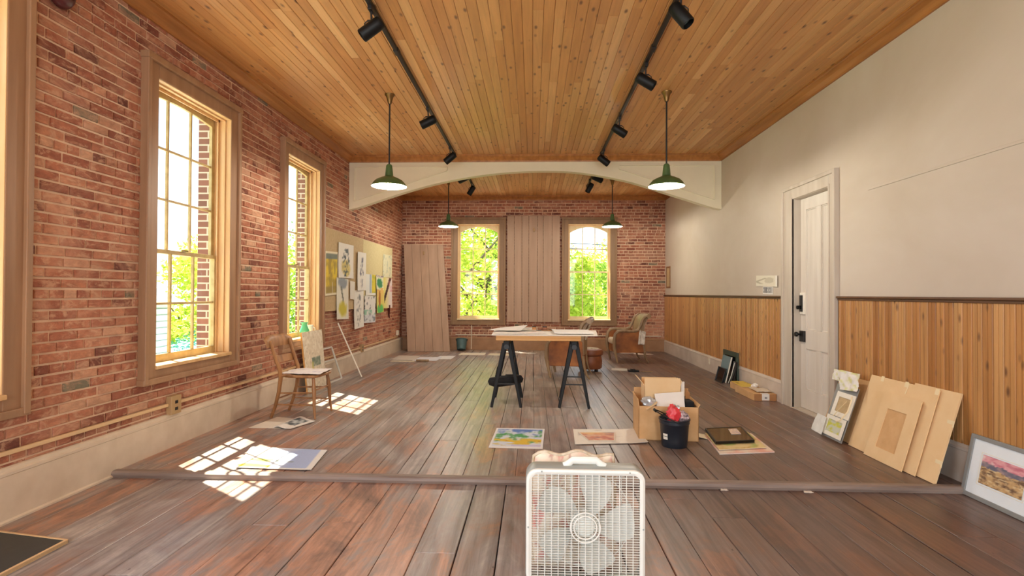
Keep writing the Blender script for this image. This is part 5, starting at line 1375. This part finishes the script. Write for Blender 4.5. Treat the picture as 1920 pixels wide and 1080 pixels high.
def lp(hx, z0, z1, r, y): return [(x, y, z) for x, z in rrect(hx, z0, z1, r)]
fz0, fz1 = .012, hh
loopband([lp(hw - .004, fz0 + .004, fz1 - .004, .05, .012), lp(hw, fz0, fz1, .052, .02), lp(hw, fz0, fz1, .052, dp - .02), lp(hw - .006, fz0 + .006, fz1 - .006, .05, dp - .01), lp(hw - .012, fz0 + .012, fz1 - .012, .046, dp - .02), lp(hw - .012, fz0 + .012, fz1 - .012, .046, .02)], M['fangrey'], 'shell', t)
def grille(y, name, bars):
    loopband([lp(hw - .002, fz0 + .002, fz1 - .002, .052, y + .004), lp(hw - .004, fz0 + .004, fz1 - .004, .05, y - .006), lp(hw - .014, fz0 + .014, fz1 - .014, .045, y - .010), lp(hw - .024, fz0 + .024, fz1 - .024, .036, y - .006), lp(hw - .024, fz0 + .024, fz1 - .024, .036, y + .006)], M['fan'], name + '_rim', t)
    a = MB(); z = fz0 + .03
    while z < fz1 - .026:
        zz = min(z - fz0, fz1 - z); w = hw - .022 - max(0, .05 - zz) * .35
        a.bar((-w, y + .002, z), (w, y + .002, z), .005, .0019, (0, 0, 1)); z += .0116
    for k in range(17):
        x = -hw + .026 + (2 * hw - .052) * k / 16; a.bar((x, y - .003, fz0 + .02), (x, y - .003, fz1 - .02), .0032, .006, (0, 1, 0))
    cz = (fz0 + fz1) / 2
    for r in (.068, .052): a.tube([(r * math.cos(2 * PI * i / 32), y - .004, cz + r * math.sin(2 * PI * i / 32)) for i in range(32)], .0035, 6, True)
    a.build(name, M['fan'], t)
grille(.010, 'front_grille', 13)
cz = (fz0 + fz1) / 2
a = MB(); a.lathe([(.0, -.012), (.045, -.010), (.055, .0), (.055, .03), (.0, .035)], 28, (0, .035, cz), Matrix.Rotation(-PI / 2, 3, 'X'), False); a.build('hub', M['fan'], t, smooth=True)
for k in range(5):
    a = MB(); th0 = math.radians(-10 + 72 * k); nr, na = 6, 8; vs = []
    for i in range(nr + 1):
        r = .05 + (.232 - .05) * i / nr; wd = math.radians(15 + 10 * math.sin(PI * min(1, i / nr * .9)))
        for j in range(na + 1):
            s = j / na - .5; th = th0 + s * 2 * wd + .25 * (i / nr)
            vs.append((r * math.cos(th), .062 + .030 * (s * 2) * (1 - .4 * i / nr), cz + r * math.sin(th)))
    m_ = na + 1; nv = len(vs)
    vs2 = vs + [(x, y + .003, z) for x, y, z in vs]; fs = []
    for i in range(nr):
        for j in range(na):
            q = i * m_ + j; fs += [(q, q + 1, q + m_ + 1, q + m_), (nv + q + m_, nv + q + m_ + 1, nv + q + 1, nv + q)]
    edge = [j for j in range(m_)] + [i * m_ + na for i in range(1, nr + 1)] + [nr * m_ + j for j in range(na - 1, -1, -1)] + [i * m_ for i in range(nr - 1, 0, -1)]
    for e0, e1 in zip(edge, edge[1:] + edge[:1]): fs.append((e1, e0, nv + e0, nv + e1))
    a.add(vs2, fs); a.build('blade', M['blade'], t, smooth=True)
a = MB()
for x in (-.18, -.06, .06, .18): a.bar((x, dp - .014, fz0 + .012), (x, dp - .014, fz1 - .012), .004, .006, (0, 1, 0))
for r in (.075, .15, .225): a.tube([(r * math.cos(2 * PI * i / 40), dp - .016, cz + r * math.sin(2 * PI * i / 40)) for i in range(40)], .0022, 6, True)
a.cyl((0, dp - .06, cz), (0, dp - .012, cz), .06); a.build('rear_guard', M['fan'], t)
a = MB(); a.tube([(-.095, .062, fz1 - .004), (-.075, .062, fz1 + .006), (-.055, .062, fz1 + .024), (.055, .062, fz1 + .024), (.075, .062, fz1 + .006), (.095, .062, fz1 - .004)], .011, 10, sq=1.6); a.build('handle', M['fan'], t, smooth=True)
for s in (-1, 1):
    a = MB(); a.box(s * .17 - .03, s * .17 + .03, .0, dp, 0, .016); a.build('foot', M['fangrey'], t, bev=.004)
    a = MB(); a.cyl((s * .20, -.001, fz1 - .012), (s * .20, .006, fz1 - .012), .004, n=10); a.cyl((s * (hw - .012), -.001, cz), (s * (hw - .012), .006, cz), .004, n=10); a.build('screw', M['fangrey'], t)
# cushion
def cush_fn(u, v):
    c = (238, 226, 206)
    c = lerp3(c, (224, 150, 142), (nz2(u, v, 6, 3) - .08) * 6); c = lerp3(c, (240, 212, 198), (nz2(u, v, 9, 6) - .1) * 5)
    return lerp3(c, (150, 84, 80), (nz2(u, v, 13, 11) - .2) * 6)
t = thing('quilted_cushion', 'tufted cream and red print cushion propped upright behind the box fan', 'cushion', (.21, 2.70, ZL))
mb = MB(); cs = []; nx, nz_ = 44, 48; W2, H2 = .205, .55
def cpt(u, v, sgn):
    x = (u * 2 - 1); z = (v * 2 - 1)
    edge = max(0, 1 - abs(x) ** 4) ** .5 * max(0, 1 - abs(z) ** 4) ** .5
    tuft = math.cos(x * PI * 1.5) * math.cos(z * PI * 1.5); puff = .055 * edge * (.75 + .35 * tuft) + .012 * nz2(u, v, 5, 2 if sgn > 0 else 7) * edge
    sx = 1 - .05 * (abs(z) ** 3); wav = .02 * math.sin(u * 14) * max(0, v - .8) * 3
    return (.205 + x * W2 * sx, 2.675 + sgn * puff, ZL + .004 + v * H2 * (1 - .03 * abs(x) ** 3) + wav)
for sgn in (-1, 1):
    for j in range(nz_ + 1):
        for i in range(nx + 1): mb.v.append(cpt(i / nx, j / nz_, sgn)); cs.append(s2l(cush_fn(i / nx + sgn * .3, j / nz_)))
B = (nx + 1) * (nz_ + 1)
for j in range(nz_):
    for i in range(nx):
        q = j * (nx + 1) + i
        for f in ([q, q + 1, q + nx + 2, q + nx + 1], [B + q + nx + 1, B + q + nx + 2, B + q + 1, B + q]): mb.f.append(f); mb.r.append(0); mb.mi.append(0)
for rim in ([i for i in range(nx + 1)], [nz_ * (nx + 1) + i for i in range(nx, -1, -1)], [j * (nx + 1) + nx for j in range(nz_ + 1)], [j * (nx + 1) for j in range(nz_, -1, -1)]):
    for p, q in zip(rim, rim[1:]): mb.f.append([q, p, B + p, B + q]); mb.r.append(0); mb.mi.append(0)
mb.c = cs; mb.build('pad', M['art'], t, smooth=True)
pts = []
for k in range(61):
    s = k / 60 * 4; i = int(s) % 4; f = s - int(s)
    u, v = ((f, 0), (1, f), (1 - f, 1), (0, 1 - f))[i]
    p = V(cpt(u, v, 0)); pts.append(p)
a = MB(); a.tube(pts[:-1], .009, 8, True); a.build('piping', M['printfab'], t, smooth=True)

# ------------------------------------------------------------------ outside
a = MB(); a.box(-70, 60, -20, 90, -4.3, -4.0); struct(a.build('ground_outside', M['lawn'], org=(0, 20, -4.3)), 'green lawn outside the windows', 'ground')
a = MB(); a.box(-12.4, 12, 12.9, 20, -4.0, -3.96); a.box(-12.4, -3.7, -10, 12.9, -4.0, -3.96); struct(a.build('bounce_ground_outside', M['bounce_ground']), 'unseen pale slab added outside to bounce sunlight up to the ceiling', 'ground')  # pale slab added out of view to bounce sun onto the ceiling
def tree(x, y, base, h, w, n, seed, mat, label, dense=1.0, leaf=.30, bare=False):
    rr = random.Random(seed); t = local(thing('leafy_tree', label, 'tree', (x, y, base), 0, 'trees outside the windows'))
    a = MB(); th = h * .62; a.tube([(0, 0, 0), (.06 * h * .1, 0, th * .4), (0, .05, th * .75), (0, 0, th)], [.03 * h, .024 * h, .016 * h, .006 * h], 8)
    for k in range(10):
        z = th * rr.uniform(.35, .95); an = rr.uniform(0, 2 * PI); L_ = w * rr.uniform(.4, .85)
        a.tube([(0, 0, z), (math.cos(an) * L_ * .5, math.sin(an) * L_ * .5, z + h * .07), (math.cos(an) * L_, math.sin(an) * L_, z + h * .2)], [.012 * h, .007 * h, .002 * h], 6)
    a.build('trunk', M['bark'], t, smooth=True)
    a = MB(); cl_ = []
    for k in range(40):
        an = rr.uniform(0, 2 * PI); zz = rr.uniform(.16, 1.0); rad = w * rr.uniform(.2, .9) * (1 - .55 * max(0, zz - .5))
        cl_.append((math.cos(an) * rad, math.sin(an) * rad, h * zz, w * rr.uniform(.24, .46)))
    for k in range(n):
        c = rr.choice(cl_); d_ = V((rr.gauss(0, 1), rr.gauss(0, 1), rr.gauss(0, 1))).normalized() * c[3] * rr.random() ** .4
        p = V(c[:3]) + V((d_.x, d_.y, d_.z * .8))
        if p.z < .2: continue
        u = V((rr.gauss(0, 1), rr.gauss(0, 1), rr.gauss(0, .6))).normalized(); v = u.cross(V((rr.gauss(0, 1), rr.gauss(0, 1), rr.gauss(0, 1)))).normalized()
        s = leaf * rr.uniform(.5, 1.1)
        a.add([p - u * s * .5, p + v * s * .32, p + u * s * .5, p - v * s * .32], [(0, 1, 2, 3)], rr.uniform(.01, 1))
    o = a.build('foliage', mat, t)
    return t
LA, LB = M['leafA'], M['leafB']
TR = [(-4.3, 23.5, 12.5, 3.9, 5600, LA, 'bright tree filling the left end window'), (-.9, 27.5, 12.0, 3.6, 5200, LB, 'green tree seen at the right side of the left end window, behind the bright one'),
      (-3.0, 36, 13.5, 5.5, 3600, LA, 'distant tree glimpsed between the two nearest in the left end window'),
      (1.3, 28.5, 6.9, 2.7, 3600, LA, 'bright low tree seen in the lower left of the right end window'), (5.1, 31, 7.4, 3.2, 3800, LB, 'green tree seen at the right side of the right end window'),
      (3.4, 42, 8.3, 4.6, 3800, LA, 'distant green tree behind the others in the right end window'), (9.0, 40, 8.5, 4.6, 2000, LB, 'tree far to the right beyond the end wall'),
      (-13.8, 21.5, 6.4, 2.8, 4200, LA, 'bright tree seen low in the large brick-wall window'), (-22.5, 22.5, 7.2, 3.8, 3400, LB, 'green tree seen in the near side of the large brick-wall window'),
      (-11.2, 28.5, 8.0, 3.4, 3800, LB, 'green tree seen in the far brick-wall window'), (-17.5, 31, 8.0, 3.8, 3200, LA, 'bright tree seen behind the house through the large brick-wall window'),
      (-23, 42, 10.0, 5.0, 2600, LB, 'distant tree behind the white house')]
for k, (x, y, h_, w_, n_, m_, lb) in enumerate(TR): tree(x, y, -4.0, h_, w_, int(n_ * 2.2), 31 + k, m_, lb, leaf=.30 if y > 28 else .24)
# white house beyond the large window
t = thing('white_house', 'white clapboard house seen through the lower panes of the large window', 'house', (-15.2, 17.0, -4))
a = MB(); a.box(-18.5, -12.9, 14.6, 18.4, -4, .9); hs = a.build('house_wall', M['siding'], t)
a = MB()
for k in range(22): z = -3.9 + k * .22; a.box(-12.9, -12.86, 14.6, 18.4, z, z + .012); a.box(-18.5, -12.9, 14.56, 14.6, z, z + .012)
a.build('clapboard_shadow_line', M['greypanel'], hs)
a = MB(); a.poly([((-18.9, 14.2, .9), (-18.9, 14.2, .95)), ((-15.7, 14.2, 2.3), (-15.7, 14.2, 2.4)), ((-12.5, 14.2, .9), (-12.5, 14.2, .95))], (0, 4.6, 0)); a.build('roof', M['roofing'], t)
t = thing('teal_shed', 'low teal shed seen through the lower panes of the large window', 'shed', (-11.9, 18.2, -4)); a = MB(); a.box(-13.2, -10.4, 18.9, 21.2, -4, -.75); a.build('shed_wall', M['siding'], t); a = MB(); a.slab([(-13.6, 18.4, -.82), (-10.0, 18.4, -.82), (-10.0, 21.6, -.05), (-13.6, 21.6, -.05)], .08); a.build('roof', M['tarp'], t)
a = MB()
for z0, z1 in ((4.30, 3.95), (4.05, 3.70)): a.tube([(-8 + i * 2, 24 + .5 * i, z0 + (z1 - z0) * i / 12 - .35 * math.sin(PI * i / 12)) for i in range(13)], .018, 6)
tag(a.build('utility_wire', M['black']), 'thin overhead wires crossing the sky in the right end window', 'wires')

# ------------------------------------------------------------------ sky and light
w = bpy.data.worlds.new('sky'); sc.world = w; w.use_nodes = True; nt = w.node_tree; bg = nt.nodes['Background']
tc = N(nt, 'ShaderNodeTexCoord'); sx = N(nt, 'ShaderNodeSeparateXYZ'); nt.links.new(tc.outputs['Generated'], sx.inputs[0])
gr = ramp(nt, [(0, (.80, .86, .88)), (.22, (.48, .74, .96)), (1, (.28, .54, .92))]); nt.links.new(sx.outputs['Z'], gr.inputs[0])
mp = N(nt, 'ShaderNodeMapping'); mp.inputs['Scale'].default_value = (1, 1, 2.2); nt.links.new(tc.outputs['Generated'], mp.inputs[0])
cn = noisef(nt, mp.outputs[0], 3.2, 6, .6, .3); cr = ramp(nt, [(.48, (0, 0, 0)), (.64, (1, 1, 1))]); nt.links.new(cn, cr.inputs[0])
skyc = mixc(nt, cr.outputs[0], gr.outputs[0], (1.0, 1.0, .98))
nt.links.new(skyc, bg.inputs['Color']); bg.inputs['Strength'].default_value = SKY = 1.5
sun = bpy.data.lights.new('sun', 'SUN'); sun.energy = 15; sun.color = (1, .93, .76); sun.angle = math.radians(.55)
so = bpy.data.objects.new('sun', sun); COL.objects.link(so); so.rotation_euler = V((.49, -.34, -1)).to_track_quat('-Z', 'Y').to_euler(); so.location = (-8, 12, 14)
def area(name, loc, d_, sx_, sy_, e, col=(.93, .97, 1), portal=False):
    l = bpy.data.lights.new(name, 'AREA'); l.shape = 'RECTANGLE'; l.size = sx_; l.size_y = sy_; l.energy = e; l.color = col
    if portal: l.cycles.is_portal = True
    o = bpy.data.objects.new(name, l); COL.objects.link(o); o.location = loc; o.rotation_euler = V(d_).to_track_quat('-Z', 'Z').to_euler()
    return o
for a_, b_ in WINL[:3]: area('window_portal', (XL - .3, (a_ + b_) / 2, 1.88), (1, 0, 0), 1.05, 2.35, 1, portal=True)
for a_, b_ in WINB: area('window_portal', ((a_ + b_) / 2, YB + .3, 1.84), (0, -1, 0), 1.0, 2.25, 1, portal=True)
for a_, b_ in fw: area('front_fill_area', ((a_ + b_) / 2, YF + .02, 1.9), (0, 1, 0), 1.5, 2.4, 70)  # fill lamps added behind the camera to brighten the room
area('rear_side_fill_area', (XL + .06, WINL[3][0] + .66, 1.88), (1, 0, 0), 1.05, 2.35, 60)  # unseen fill lamp added beside the camera to lift the interior

vs = sc.view_settings; vs.view_transform = 'Standard'; vs.look = 'None'; vs.exposure = 0.75; vs.gamma = 1.0; vs.use_curve_mapping = False
cy = sc.cycles; cy.use_denoising = True; cy.max_bounces = 10; cy.diffuse_bounces = 6; cy.glossy_bounces = 4; cy.transparent_max_bounces = 16; cy.sample_clamp_indirect = 6; cy.caustics_reflective = False; cy.caustics_refractive = False
try: cy.denoiser = 'OPENIMAGEDENOISE'
except Exception: pass
